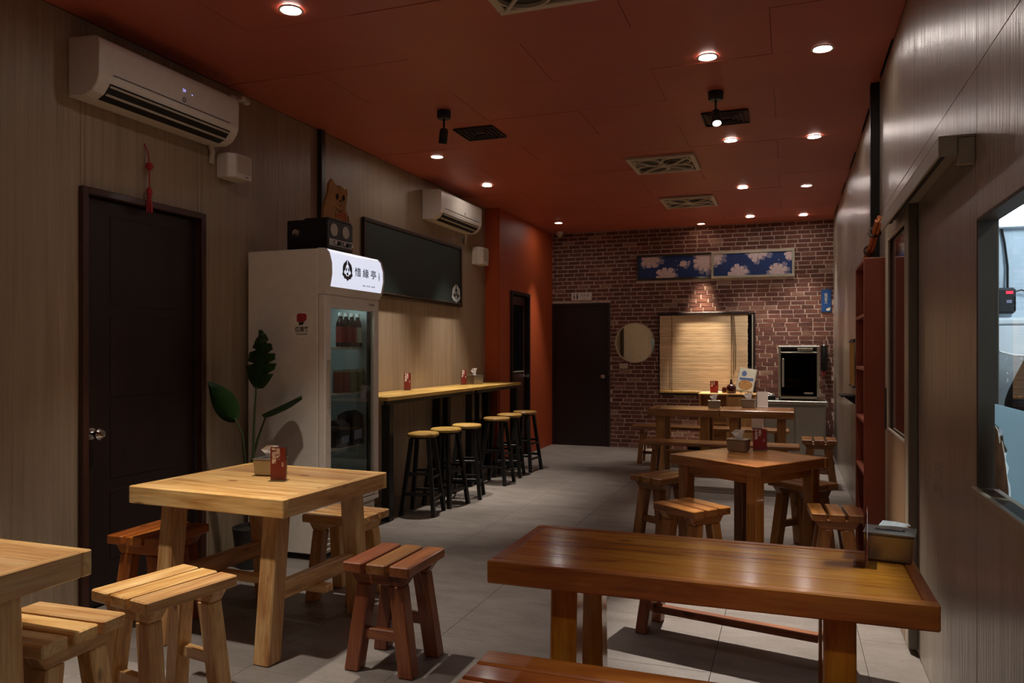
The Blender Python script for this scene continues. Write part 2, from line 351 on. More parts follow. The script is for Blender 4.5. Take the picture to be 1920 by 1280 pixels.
# floor of 60 cm tiles
fl = structure('floor', (0, 0, 0))
box('screed', ((XL + XR) / 2, (YB + YF) / 2, -.06), (XR - XL + .2, YB - YF + .2, .10), 'grout', fl, 0)
x0 = XL
while x0 < XR - .01:
    x1 = min(x0 + .6, XR); y0 = YF
    while y0 < YB - .01:
        y1 = min(y0 + .6, YB)
        box('tile', ((x0 + x1) / 2, (y0 + y1) / 2, -.006), (x1 - x0 - .0018, y1 - y0 - .0018, .012), 'floor_tile', fl, .0008); y0 = y1
    x0 = x1
# ceiling boards with open joints
ce = structure('ceiling', (0, 0, 0))
box('slab', ((XL + XR) / 2, (YB + YF) / 2, ZC + .08), (XR - XL + .2, YB - YF + .2, .10), 'ceiling_void', ce, 0)
row = 0; y0 = YF
while y0 < YB - .01:
    y1 = min(y0 + .61, YB); x0 = XL - (.6 if row % 2 else 0)
    while x0 < XR - .01:
        xa = max(x0, XL); xb = min(x0 + 1.27, XR)
        box('ceiling_board', ((xa + xb) / 2, (y0 + y1) / 2, ZC + .012 + .0012 * ((row * 7 + int(xa * 10)) % 3)), (xb - xa - .002, y1 - y0 - .002, .024), 'ceiling_paint', ce, .001)
        x0 += 1.27
    y0 = y1; row += 1
# laminate walls
def lam_wall(name, x, sgn, cuts, holes, matname, zs, th=.09):
    st = structure(name)
    ys = sorted(cuts)
    back = []
    rects = [(a, b, c, d) for a, b in zip(ys, ys[1:]) for c, d in zip(zs, zs[1:])]
    def cut(rs, h):
        out = []
        for a, b, c, d in rs:
            if b <= h[0] or a >= h[1] or d <= h[2] or c >= h[3]: out.append((a, b, c, d)); continue
            if a < h[0]: out.append((a, h[0], c, d))
            if b > h[1]: out.append((h[1], b, c, d))
            m0, m1 = max(a, h[0]), min(b, h[1])
            if c < h[2]: out.append((m0, m1, c, h[2]))
            if d > h[3]: out.append((m0, m1, h[3], d))
        return out
    core = [(ys[0], ys[-1], zs[0], zs[-1])]
    for h in holes: rects = cut(rects, h); core = cut(core, h)
    boxes('studwork', [((x + sgn * (.0125 + th / 2), (a + b) / 2, (c + d) / 2), (th, b - a, d - c)) for a, b, c, d in core], 'concrete_dark', st)
    for a, b, c, d in rects:
        box('wall_panel', (x + sgn * .006, (a + b) / 2, (c + d) / 2), (.012, b - a - .0025, d - c - .0025), matname, st, .0006)
    return st
D1 = (2.875, 3.655, 0.0, 2.085)
lam_wall('wall_left', XL, -1, [YF, -.75, .45, 1.65, 2.85, 3.68, 4.88, 6.08, 7.28, 8.45], [D1], 'laminate_left', [0, ZC])
WIN = (1.15, 2.59, .89, 1.69)
lam_wall('wall_right', XR, 1, [YF, -1.0, .21, 1.41, 2.60, 3.79, 4.98, 6.18, 7.38, 8.58, 9.78, YB], [WIN], 'laminate_right', [0, 2.14, ZC], .038)
wf = structure('wall_front'); box('wall_panel', ((XL + XR) / 2, YF - .05, ZC / 2), (XR - XL + .2, .10, ZC), 'laminate_left', wf, 0)
# orange return wall with its doorway
wo = structure('wall_alcove'); XO = -3.13
D2 = (8.60, 9.28, 0, 2.03)
boxes('plaster', [((XO - .05, (8.25 + D2[0]) / 2, ZC / 2), (.10, D2[0] - 8.25, ZC)), ((XO - .05, (D2[1] + YB) / 2, ZC / 2), (.10, YB - D2[1], ZC)), ((XO - .05, (D2[0] + D2[1]) / 2, (D2[3] + ZC) / 2), (.10, D2[1] - D2[0], ZC - D2[3])), ((XO - .105, (8.25 + YB) / 2, ZC / 2), (.01, YB - 8.25, ZC))], 'orange_paint', wo)
box('plaster', ((XL + XO) / 2 - .012, 8.235, ZC / 2), (XO - XL - .002, .028, ZC), 'orange_paint', wo, 0)
# brick back wall: mortar bed + bricks
wb = structure('wall_back')
D3 = (-3.13, -2.31, 0, 1.97)
box('mortar_bed', ((XL + XR) / 2, YB + .052, ZC / 2), (XR - XL + .2, .10, ZC), 'mortar', wb, 0)
def brick_mesh(w_, h_, k):
    rnd = random.Random(k); bm = bmesh.new(); vs = box_bm(bm, (0, 0, 0), (w_, .014, h_))
    for v in vs: v.co.x += rnd.uniform(-.0035, .0035); v.co.z += rnd.uniform(-.0025, .0025); v.co.y += rnd.uniform(-.002, .002)
    return tomesh(bm, 'brick')
BW, BH, MJ = .154, .0555, .0115
holes = [(D3[0], D3[1], 0, D3[3]), (-1.94, .06, 2.25, 2.60), (-1.62, -.43, .74, 1.79)]
variants = [brick_mesh(BW - MJ, BH - MJ, k) for k in range(7)]
half = [brick_mesh(BW / 2 - MJ, BH - MJ, 20 + k) for k in range(3)]
bl = []; z = 0.004; r_ = 0
while z < ZC - .02:
    x = XL + .18 - ((r_ * 37) % 100) / 100 * BW
    x = XL + .18 - (BW * .5 if r_ % 2 else 0) - random.uniform(0, .02)
    while x < XR:
        wd = BW * random.choice((1, 1, 1, 1.12, .9))
        segs = [(max(x, XO - .02), min(x + wd, XR))]
        for h in holes:
            if z + BH > h[2] + .012 and z < h[3] - .012:
                nx = []
                for a, b in segs:
                    if b <= h[0] or a >= h[1]: nx.append((a, b)); continue
                    if a < h[0]: nx.append((a, h[0]))
                    if b > h[1]: nx.append((h[1], b))
                segs = nx
        bl += [((a + b) / 2, z + BH / 2, b - a) for a, b in segs if b - a > .03]
        x += wd
    z += BH; r_ += 1
bl.sort(key=lambda b: math.hypot(b[0] + .75, (b[1] - 1.75) * 1.1))
for i, (cx, cz, wd) in enumerate(bl[:290]):
    o = link('brick', variants[i % 7], 'brick', wb, (cx, YB + .006, cz)); o.scale = ((wd - MJ) / (BW - MJ), 1, 1)
bm = bmesh.new(); rnd = random.Random(5)
for cx, cz, wd in bl[290:]:
    for v in box_bm(bm, (cx, YB + .006, cz), (wd - MJ, .014, BH - MJ)): v.co.x += rnd.uniform(-.0035, .0035); v.co.z += rnd.uniform(-.0025, .0025)
tag(link('bricks', tomesh(bm, 'bricks'), 'brick', wb), kind='stuff')

# trims: dark upright posts on both side walls
t1 = box('trim_1', (XL + .02, 4.90, ZC / 2), (.04, .05, ZC), 'jamb_dark'); tag(t1, kind='structure')
t2 = box('trim_2', (XR - .025, 5.22, ZC / 2), (.05, .06, ZC), 'black_metal'); tag(t2, kind='structure')

# ---------------------------------------------------------------- doors
def panel_door(name, plane, a, b, h, d, nested):
    pass
d1 = structure('door_1', (0, 0, 0), 'dark brown panelled door with chrome knob in the left wall')
for n, c, s in (('door_frame', (XL + .0, 2.857, 1.06), (.06, .036, 2.12)), ('door_frame', (XL + .0, 3.673, 1.06), (.06, .036, 2.12)), ('door_frame', (XL + .0, 3.265, 2.1025), (.06, .78, .035))):
    box(n, c, s, 'doorframeZ' if s[2] > 1 else 'doorframeY', d1)
box('door_leaf', (XL - .045, 3.265, 1.0425), (.04, .776, 2.08), 'darkdoorZ', d1)
for zc, hh in ((1.77, .46), (1.275, .42), (.84, .40), (.40, .36)):
    bm_ = prism('door_panel', [(3.05, zc - hh / 2), (3.50, zc - hh / 2), (3.50, zc + hh / 2), (3.05, zc + hh / 2)], 'x', XL - .026, XL - .022, 'darkdoorZ', d1, bev=.0015)
kn = lathe('door_knob', [(0, 0), (.030, 0), (.030, .008), (.012, .012), (.012, .035), (.028, .05), (.030, .068), (.020, .08), (0, .083)], 'chrome', d1, (XL - .026, 2.93, .885), (0, R(90), 0))

d2 = structure('door_2', (0, 0, 0), 'brown door with a dark glass pane in the orange wall')
for n, c, s in (('door_frame', (XO + .0, D2[0] + .02, 1.015), (.06, .04, 2.03)), ('door_frame', (XO + .0, D2[1] - .02, 1.015), (.06, .04, 2.03)), ('door_frame', (XO + .0, 8.94, 2.01), (.06, .60, .04))):
    box(n, c, s, 'darkdoorZ', d2)
for c, s in (((XO - .05, 8.67, 1.0), (.04, .06, 1.98)), ((XO - .05, 9.21, 1.0), (.04, .06, 1.98)), ((XO - .05, 8.94, 1.93), (.04, .48, .11)), ((XO - .05, 8.94, .53), (.04, .48, 1.04))):
    box('door_rail', c, s, 'doorframeZ', d2)
gp = box('glass_pane', (XO - .06, 8.94, 1.46), (.008, .48, .83), 'gloss_black_glass', d2, 0)
box('glazing_bead', (XO - .028, 8.94, 1.055), (.008, .48, .012), 'aluminium', d2, 0)
for yy in (8.70, 9.19):
    pass
lathe('door_knob', [(0, 0), (.026, 0), (.026, .008), (.010, .012), (.010, .03), (.026, .045), (.026, .062), (0, .072)], 'chrome', d2, (XO - .03, 9.21, .99), (0, R(90), 0))

d3 = structure('door_3', (0, 0, 0), 'plain dark maroon restroom door at the brick wall')
for c, s in (((D3[0] + .02, YB - .0, D3[3] / 2), (.04, .05, D3[3])), ((D3[1] - .02, YB - .0, D3[3] / 2), (.04, .05, D3[3])), (((D3[0] + D3[1]) / 2, YB, D3[3] - .02), (D3[1] - D3[0] - .08, .05, .04))):
    box('door_frame', c, s, 'darkdoorZ', d3)
box('door_leaf', ((D3[0] + D3[1]) / 2, YB - .008, .965), (D3[1] - D3[0] - .084, .02, 1.925), 'darkdoorZ', d3)
lathe('door_knob', [(0, 0), (.026, 0), (.026, .008), (.010, .012), (.010, .03), (.025, .045), (.025, .06), (0, .07)], 'chrome', d3, (D3[1] - .09, YB - .018, .96), (R(90), 0, 0))
box('door_hinge', (D3[0] + .045, YB - .03, 1.62), (.012, .012, .10), 'jamb_dark', d3)

# sliding leaf with its overhead track on the right wall
d4 = structure('door_4', (0, 0, 0), 'sliding door leaf with a tall glass pane hung from an overhead track')
LX = XR - .038
for c, s in (((LX + .019, 3.755, .99), (.036, .09, 1.94)), ((LX + .019, 4.495, .99), (.036, .11, 1.94)), ((LX + .019, 4.12, 1.925), (.036, .64, .07))):
    box('leaf_stile', c, s, 'leaf_frame', d4)
box('leaf_panel', (LX + .019, 4.12, .455), (.036, .64, .87), 'leaf_panel', d4)
box('leaf_pane', (LX + .022, 4.12, 1.39), (.008, .64, 1.0), 'pane_reflect_brown', d4, 0)  # brown base colour stands in for orange-brown reflections in the glass
for c, s in (((LX + .006, 4.433, 1.39), (.012, .014, 1.0)), ((LX + .006, 3.807, 1.39), (.012, .014, 1.0)), ((LX + .006, 4.12, .897), (.012, .64, .014)), ((LX + .006, 4.12, 1.883), (.012, .64, .014))):
    box('glazing_bead', c, s, 'cream_plastic', d4, .002)
box('leaf_edge', (LX + .019, 3.700, .99), (.037, .02, 1.94), 'edge_grey', d4)
box('leaf_pull', (LX - .003, 4.50, 1.0), (.006, .02, .22), 'jamb_dark', d4)
box('track_cover', (XR - .05, 3.37, 1.942), (.10, 1.54, .008), 'leaf_frame', d4)
box('track_cover', (XR - .096, 3.37, 1.912), (.008, 1.54, .056), 'leaf_frame', d4)
box('track_end', (XR - .072, 2.603, 1.912), (.046, .008, .056), 'leaf_frame', d4)
box('track_end', (XR - .024, 2.62, 1.900), (.046, .03, .08), 'leaf_frame', d4)
box('track_channel', (XR - .062, 3.38, 1.928), (.022, 1.50, .018), 'dark_slot', d4)

# kitchen window in the right wall
w1 = structure('window_1', (0, 0, 0), 'kitchen window with frosted lower film in the right wall')
for c, s in (((XR + .026, 2.586, 1.29), (.056, .008, .80)), ((XR + .026, 1.154, 1.29), (.056, .008, .80)), ((XR + .026, 1.87, 1.686), (.056, 1.424, .008)), ((XR + .024, 1.87, .895), (.060, 1.424, .010))):
    box('window_frame', c, s, 'reveal_brown', w1, .002)
box('window_sill', (XR - .008, 1.87, .893), (.016, 1.44, .022), 'leaf_frame', w1, .003)
box('glass_pane', (XR + .046, 1.87, 1.29), (.005, 1.42, .782), 'glass', w1, 0)
# frosted film with a torn, peeled lower corner
pts = [(1.17, .908), (2.40, .908), (2.405, .935), (2.44, .96), (2.42, .985), (2.455, 1.0), (2.44, 1.03), (2.475, 1.045), (2.49, 1.08), (2.575, 1.09), (2.575, 1.148), (1.17, 1.148)]
prism('frosted_film', pts, 'x', XR + .0415, XR + .0428, 'frosted_film', w1)
pts = [(2.575, .908), (2.575, 1.085), (2.545, 1.075), (2.52, 1.04), (2.50, 1.05), (2.47, 1.01), (2.455, .98), (2.43, .93), (2.425, .908)]
prism('peeled_patch', pts, 'x', XR + .0415, XR + .0426, 'peeled', w1)
# faint white lettering rubbed onto the wall panel beside the window
wl = thing('wall_lettering', 'faint white worn lettering on the wall beside the kitchen window', 'lettering', (XR, 3.22, .83))
text('上下車請', .055, 'faint_ink', wl, '-x', (-.0012, 0, .03), sx=.9); text('小心門檻', .055, 'faint_ink', wl, '-x', (-.0012, 0, -.04), sx=.9)

# upper window pair with blue floral cloth, on the brick wall
w2 = structure('window_2', (0, 0, 0), 'long high window of two sashes covered inside with blue floral cloth')
def flower(cx, cy, r, n, seed, clip):
    rd = random.Random(seed); q = []; ks = [rd.uniform(.72, 1.1) for _ in range(n)]; m = n * 8
    for i in range(m):
        a = 2 * math.pi * i / m; k = int(i / 8) % n; u = (i % 8) / 8
        rr = r * ks[k] * (.55 + .45 * math.sin(math.pi * u) ** .45) * (1 - .10 * (abs(u - .5) < .1))
        x = cx + rr * math.cos(a); y = cy + rr * math.sin(a) * .95
        q.append((min(max(x, clip[0]), clip[1]), min(max(y, clip[2]), clip[3])))
    return [q]
def sash(x0, x1, y, yb, flowers, fr):
    z0, z1 = 2.255, 2.60
    for c, s in ((((x0 + x1) / 2, y, z1 - .014), (x1 - x0, .03, .028)), (((x0 + x1) / 2, y, z0 + .014), (x1 - x0, .03, .028)), ((x0 + .014, y, (z0 + z1) / 2), (.028, .03, z1 - z0 - .056)), ((x1 - .014, y, (z0 + z1) / 2), (.028, .03, z1 - z0 - .056))):
        box('sash_frame', c, s, fr, w2, .003)
    cl = box('floral_cloth', ((x0 + x1) / 2, y + .004, (z0 + z1) / 2), (x1 - x0 - .056, .006, z1 - z0 - .056), 'blue_cloth', w2, 0)
    hw, hh = (x1 - x0) / 2 - .03, (z1 - z0) / 2 - .03; P = []; G = []
    for i, (u, v, r, n) in enumerate(flowers): P += flower(u, v, r, n, i + int(x0 * 100), (-hw, hw, -hh, hh)); G += flower(u + .03, v - .01, r * 1.18, n, i + 50, (-hw, hw, -hh, hh))
    rd = random.Random(int(x0 * 77))
    for i in range(26):
        u, v, r, n = flowers[i % len(flowers)]; x = u + rd.uniform(-1, 1) * r * 2.2; y_ = v + rd.uniform(-1, 1) * r * 1.8
        if abs(x) < hw - .01 and abs(y_) < hh - .01: P.append(circ(x, y_, rd.uniform(.004, .009), 6))
    flat('petal_print', G, 'petal_grey', cl, '-y', (0, -.0032, 0), 1, .0004); flat('petal_print', P, 'petal', cl, '-y', (0, -.0042, 0), 1, .0006)
sash(-1.94, -.92, YB - .002, 0, [(-.33, .13, .15, 9), (-.12, -.14, .15, 9), (.11, .04, .055, 6), (.38, .07, .17, 11)], 'jamb_dark')
sash(-.96, .06, YB - .018, 0, [(-.45, .10, .11, 8), (-.17, -.12, .13, 9), (.05, .16, .14, 9), (.30, -.11, .13, 9), (.46, .11, .08, 7)], 'aluminium')
# window behind the bamboo blind
w3 = structure('window_3', (0, 0, 0), 'dark framed window hidden behind the bamboo blind')
for c, s in (((-1.625, YB - .015, 1.265), (.03, .05, 1.08)), ((-.425, YB - .015, 1.265), (.03, .05, 1.08)), ((-1.025, YB - .015, 1.79), (1.17, .05, .03)), ((-1.025, YB - .015, .74), (1.17, .05, .03))):
    box('window_frame', c, s, 'dark_frame', w3)
box('glass_pane', (-1.025, YB + .004, 1.265), (1.17, .008, 1.02), 'gloss_black_glass', w3, 0)
box('window_mullion', (-.445, YB - .03, 1.265), (.012, .03, 1.02), 'aluminium', w3, .002)
# bamboo blind
bb = thing('bamboo_blind', 'pale bamboo roll-up blind hanging over the window in the brick wall', 'blind', (-1.06, YB - .07, 1.80))
box('head_rail', (0, 0, 0), (1.14, .03, .03), 'darkdoorX', bb)
ns = 52
for i in range(ns):
    zz = -.025 - (i + .5) * (.985 / ns)
    box('slat', (random.uniform(-.003, .003), .0002 * (i % 3), zz), (1.12, .005, .985 / ns), 'bamboo_slat', bb, 0)
box('bottom_rail', (0, 0, -1.03), (1.13, .03, .03), 'straw' + 'X', bb)
for x in (-.40, .36): tube('lift_cord', [(x, -.012, 0), (x, -.012, -1.02)], .003, 'ink_brown', bb, 6)
for x, l in ((.37, .80), (.395, .74)): tube('pull_cord', [(x - .01, -.02, 0), (x, -.026, -.1), (x + .02, -.028, -l * .6), (x + .015, -.028, -l)], .0045, 'ink_brown', bb, 6)

# ================================================================ CEILING THINGS
DL = [(-2.26, 3.12, 'nearest the air conditioner over the pine table', 1.0, NEUTRAL, 66), (-2.26, 1.95, 'out of the frame above the corner table', 1.25, NEUTRAL, 56),
      (-2.80, 5.89, 'first above the bar counter', 1.4, NEUTRAL, 56), (-2.82, 7.08, 'second above the bar counter', 1.4, NEUTRAL, 56), (-2.78, 9.45, 'by the orange wall and restroom door', .8, NEUTRAL, 52),
      (-.43, .76, 'left of the pair over the viewer', .28, NEUTRAL, 70), (.17, .80, 'right of the pair over the viewer', .28, NEUTRAL, 70),
      (-.43, 4.41, 'left of the nearest right-hand pair', .26, NEUTRAL, 42), (.17, 4.50, 'right of the nearest right-hand pair', .36, NEUTRAL, 42), (-.43, 6.21, 'left of the second right-hand pair', .7, NEUTRAL, 38), (.18, 6.32, 'right of the second right-hand pair', .7, NEUTRAL, 38),
      (-.44, 8.04, 'left of the third right-hand pair', .7, NEUTRAL, 44), (.16, 8.16, 'right of the third right-hand pair', .7, NEUTRAL, 44), (-.45, 9.80, 'left of the farthest right-hand pair', .75, NEUTRAL, 70), (.16, 9.90, 'right of the farthest right-hand pair', .65, NEUTRAL, 70)]
def downlight(x, y, lab, k, colr, ang, lit='lamp_lit', aim=None):
    t = thing('ceiling_downlight', 'round recessed ceiling downlight, ' + lab, 'downlight', (x, y, ZC), 0, 'recessed ceiling downlights')
    lathe('trim_ring', [(.0445, -.001), (.058, -.001), (.060, -.006), (.050, -.008), (.0445, -.004), (.0445, -.001)], 'white_plastic', t)
    lathe('lamp_lens', [(0, -.0035), (.044, -.0035), (.044, -.001)], lit, t)
    return t, spot('lamp', (x, y, ZC - .02), (x, y, 0), LAMP_W * k, ang, .8, colr, t, .035) if aim is None else spot('lamp', (x, y, ZC - .02), aim, LAMP_W * k, ang, .8, colr, t, .035)
for d in DL: downlight(*d)
downlight(-1.07, 10.14, 'small warm one washing the brick wall above the blind', 4.6, WARM, 32, 'lamp_warm', (-1.065, 10.19, 0))
def cassette_fan(y0, lab):
    t = thing('ceiling_fan_panel', lab, 'ceiling fan', (-1.03, y0, ZC), 0, 'square recessed ceiling fans')
    a = .285
    for c, s in (((0, a - .02, -.012), (2 * a, .04, .024)), ((0, -a + .02, -.012), (2 * a, .04, .024)), ((a - .02, 0, -.012), (.04, 2 * a - .08, .024)), ((-a + .02, 0, -.012), (.04, 2 * a - .08, .024))):
        box('fan_frame', c, s, 'fan_white', t, .004)
    box('fan_well', (0, 0, -.004), (2 * a - .08, 2 * a - .08, .008), 'fan_dark', t, 0)
    for sx, sy, rr in ((-.115, .11, .13), (.12, -.115, .12), (.13, .12, .10), (-.125, -.12, .105)):
        pts = []
        bm = bmesh.new()
        ring = [(rr + .012, -.010), (rr + .010, -.026), (rr - .004, -.028), (rr - .006, -.010)]
        o = lathe('grille_ring', ring + ring[:1], 'fan_white', t, (sx, sy, 0), seg=28)
        bm.free()
    for k in range(6):
        a_ = R(60 * k); 
        box('fan_blade', (.09 * math.cos(a_), .09 * math.sin(a_), -.013), (.15, .05, .004), 'fan_dark', t, 0, (R(12), 0, a_))
    for sx in (-1, 1):
        tube('grille_arm', [(0, 0, -.030), (sx * .10, .06 * sx, -.030), (sx * .24, .24 * sx, -.024)], .011, 'fan_white', t)
        tube('grille_arm', [(0, 0, -.030), (sx * .10, -.06 * sx, -.030), (sx * .24, -.24 * sx, -.024)], .011, 'fan_white', t)
    lathe('motor_hub', [(0, -.038), (.03, -.036), (.045, -.028), (.05, -.01)], 'fan_white', t)
cassette_fan(6.77, 'square recessed fan panel in the middle of the red ceiling, nearer of the two whole ones')
cassette_fan(8.57, 'square recessed fan panel in the red ceiling, farthest from the camera')
cassette_fan(3.20, 'square recessed fan panel cut by the top edge of the picture')
def spot_head(x, y, lab, tilt, power, aim):
    t = thing('ceiling_spotlight', lab, 'spotlight', (x, y, ZC), 0, 'black adjustable ceiling spotlights')
    lathe('mount_cup', [(0, -.055), (.040, -.055), (.048, -.045), (.048, -.001), (0, -.001)], 'black_metal', t)
    lathe('stem', [(.007, -.12), (.007, -.05)], 'black_metal', t)
    d = (Vector(aim) - Vector((x, y, ZC - .12))).normalized(); q = d.to_track_quat('-Z', 'Y').to_euler()
    can = lathe('lamp_can', [(0, .02), (.022, .015), (.030, 0), (.030, -.085), (.026, -.087), (.026, -.075), (0, -.075)], 'black_metal', t, (0, 0, -.135), q)
    lathe('lamp_lens', [(0, -.0735), (.025, -.0735), (.025, -.0755), (0, -.0755)], 'lamp_lit' if power else 'chrome', can)
    if power: spot('lamp', Vector((x, y, ZC - .135)) + d * .095, aim, power, 36, .7, NEUTRAL, t, .02)
spot_head(-2.23, 4.80, 'black can spotlight on the ceiling before the bar counter, unlit face', 0, 0, (-2.5, 5.05, 1.5))
spot_head(-.44, 5.03, 'black can spotlight with a bright face, on the ceiling above the right tables', 0, 520, (-.05, 3.65, 0))
def vent(x, y, lab):
    t = thing('ceiling_vent', lab, 'air vent', (x, y, ZC), 0, 'dark louvred ceiling vents')
    for k in range(4):
        a = .15 - k * .034
        for c, s in (((0, a, -.008), (2 * a + .012, .012, .012)), ((0, -a, -.008), (2 * a + .012, .012, .012)), ((a, 0, -.008), (.012, 2 * a - .012, .012)), ((-a, 0, -.008), (.012, 2 * a - .012, .012))):
            box('vent_louvre', c, s, 'vent_dark', t, .002)
    box('vent_back', (0, 0, -.001), (.30, .30, .002), 'vent_red', t, 0)
vent(-2.19, 5.36, 'square dark ceiling vent beside the unlit spotlight')
vent(-.42, 5.60, 'square dark ceiling vent beside the lit spotlight')
dc = thing('dome_camera', 'small white dome camera under the ceiling in the brick corner', 'camera', (-2.98, 10.18, ZC))
lathe('mount_ring', [(0, -.001), (.05, -.001), (.05, -.03), (.045, -.035), (0, -.035)], 'white_plastic', dc)
lathe('dome', [(.04, -.034), (.038, -.05), (.028, -.066), (.012, -.075), (0, -.077)], 'cream_plastic', dc)

# ================================================================ LEFT WALL THINGS
def aircon(y0, y1, zb, lab, disp):
    t = thing('air_conditioner', lab, 'air conditioner', (XL, (y0 + y1) / 2, zb), 0, 'wall air conditioners')
    L2 = (y1 - y0) / 2
    prof = [(.001, .004), (.11, 0), (.155, .020), (.188, .060), (.200, .095), (.203, .245), (.196, .268), (.175, .282), (.02, .290), (.001, .288)]
    prism('body', prof, 'y', -L2, L2, 'white_plastic', t, bev=.004)
    # outlet slot lying in the lower front slope
    prism('air_outlet', [(.113, .0005), (.157, .018), (.190, .058), (.194, .064), (.192, .068), (.150, .026), (.110, .006)], 'y', -L2 + .07, L2 - .07, 'dark_slot', t)
    prism('louvre', [(.158, .0145), (.166, .023), (.164, .025), (.156, .0165)], 'y', -L2 + .075, L2 - .075, 'cream_plastic', t)
    prism('louvre', [(.186, .050), (.192, .058), (.190, .060), (.184, .052)], 'y', -L2 + .075, L2 - .075, 'cream_plastic', t)
    box('panel_seam', (.2035, 0, .110), (.002, 2 * L2 - .16, .003), 'dark_slot', t, 0)
    lathe('maker_mark', [(.008, 0), (.013, 0), (.013, .001), (.008, .001), (.008, 0)], 'print_grey', t, (.2032, .05, .135), (0, R(90), 0), 16)
    if disp:
        text('24', .022, 'led_blue', t, '+x', (.2042, .05, .185), 'display'); box('status_light', (.2035, .11, .178), (.002, .005, .005), 'led_blue', t, 0)
    tube('drain_pipe', [(.03, L2 - .05, .01), (.03, L2 - .03, -.03), (.015, L2 - .02, -.06), (.012, L2 - .02, -.10)], .016, 'cream_plastic', t)
aircon(2.78, 3.77, 2.535, 'large white wall air conditioner above the dark panelled door', True)
aircon(6.61, 7.63, 2.56, 'white wall air conditioner above the green chalkboard', False)
def wallbox(y, z, sy, sz, sx, lab):
    t = thing('wall_speaker', lab, 'speaker', (XL, y, z), 0, 'white wall speakers')
    prism('case', [(.001, -sy / 2), (sx * .7, -sy / 2), (sx, -sy * .30), (sx, sy / 2 - .015), (sx - .012, sy / 2), (.001, sy / 2)], 'z', -sz / 2, sz / 2, 'white_plastic', t, bev=.006)
    box('grille', (sx + .001, sy * .10, .012), (.003, sy * .70, sz * .72), 'cream_plastic', t, .001)
    box('maker_mark', (sx + .002, sy * .2, -sz * .38), (.001, .03, .006), 'print_grey', t, 0)
wallbox(3.90, 2.44, .19, .15, .12, 'white wall speaker right below the large air conditioner')
wallbox(7.93, 2.36, .22, .19, .12, 'white wall speaker beside the top right corner of the chalkboard')
sb = thing('sensor_bracket', 'small white sensor on the wall by the ceiling, right of the large air conditioner', 'sensor', (XL, 3.93, 2.88))
box('base', (.02, 0, 0), (.04, .07, .045), 'white_plastic', sb, .008); box('arm', (.06, .03, .005), (.06, .035, .03), 'white_plastic', sb, .008); lathe('head', [(0, 0), (.022, 0), (.024, .03), (.018, .05), (0, .052)], 'cream_plastic', sb, (.06, .05, .005), (R(-90), 0, 0), 16)
ho = thing('hanging_ornament', 'red hanging charm with knot and tassel over the dark panelled door', 'ornament', (XL + .035, 3.25, 2.40))
tube('cord', [(-.034, 0, .03), (-.01, 0, -.02), (0, 0, -.08), (0, 0, -.30)], .0035, 'red_silk', ho, 6)
lathe('bead', [(0, .022), (.014, .017), (.022, 0), (.014, -.017), (0, -.022)], 'red_silk', ho, (0, 0, -.095), seg=12)
lathe('knot', [(0, .03), (.012, .02), (.018, 0), (.010, -.02), (.014, -.03), (0, -.034)], 'red_silk', ho, (0, 0, -.235), seg=12)
for k in range(7):
    a = R(51 * k); tube('tassel_strand', [(.004 * math.cos(a), .004 * math.sin(a), -.262), (.012 * math.cos(a), .012 * math.sin(a), -.30), (.014 * math.cos(a), .014 * math.sin(a), -.345)], .004, 'red_silk', ho, 6)
cb = thing('chalkboard', 'wide dark green chalkboard with an emblem in its lower right corner', 'chalkboard', (XL, 6.50, 2.09))
box('board', (.012, 0, 0), (.016, 1.94, .58), 'chalkboard', cb, 0)
for c, s in (((.016, 0, .302), (.030, 2.0, .028)), ((.016, 0, -.302), (.034, 2.0, .034)), ((.016, .985, 0), (.030, .03, .572)), ((.016, -.985, 0), (.030, .03, .572))): box('board_frame', c, s, 'dark_frame', cb)
emblem('chalk_white', cb, '+x', (.0215, .86, -.185), .19, 1.25)
box('chalk_ledge', (.035, 0, -.29), (.05, 1.9, .010), 'dark_frame', cb)

# ---------------------------------------------------------------- display fridge
FX0, FX1, FY0, FY1 = -3.27, -2.745, 4.06, 4.72
fr = thing('display_fridge', 'tall white glass-door drinks fridge with a lit sign on top', 'fridge', (0, 0, 0))
def shellpart(n, c, s, m='fridge_white', bev=.006): return box(n, c, s, m, fr, bev)
cxm, cym = (FX0 + FX1) / 2, (FY0 + FY1) / 2
shellpart('side_panel', (cxm, FY0 + .02, .99), (FX1 - FX0, .04, 1.90)); shellpart('side_panel', (cxm, FY1 - .02, .99), (FX1 - FX0, .04, 1.90))
shellpart('back_panel', (FX0 + .02, cym, 1.0), (.038, FY1 - FY0 - .082, 1.86)); shellpart('top_panel', (cxm + .02, cym, 1.80), (FX1 - FX0 - .045, FY1 - FY0 - .082, .27)); shellpart('base_panel', (cxm + .02, cym, .19), (FX1 - FX0 - .045, FY1 - FY0 - .082, .30))
shellpart('lining', (FX0 + .044, cym, 1.0), (.008, FY1 - FY0 - .084, 1.30), 'fridge_inside', 0)
for yy in (FY0 + .044, FY1 - .044): shellpart('lining', (cxm + .02, yy, 1.0), (FX1 - FX0 - .06, .006, 1.30), 'fridge_inside', 0)
box('light_strip', (FX1 - .10, cym, 1.658), (.03, .45, .008), 'led_strip', fr, 0)
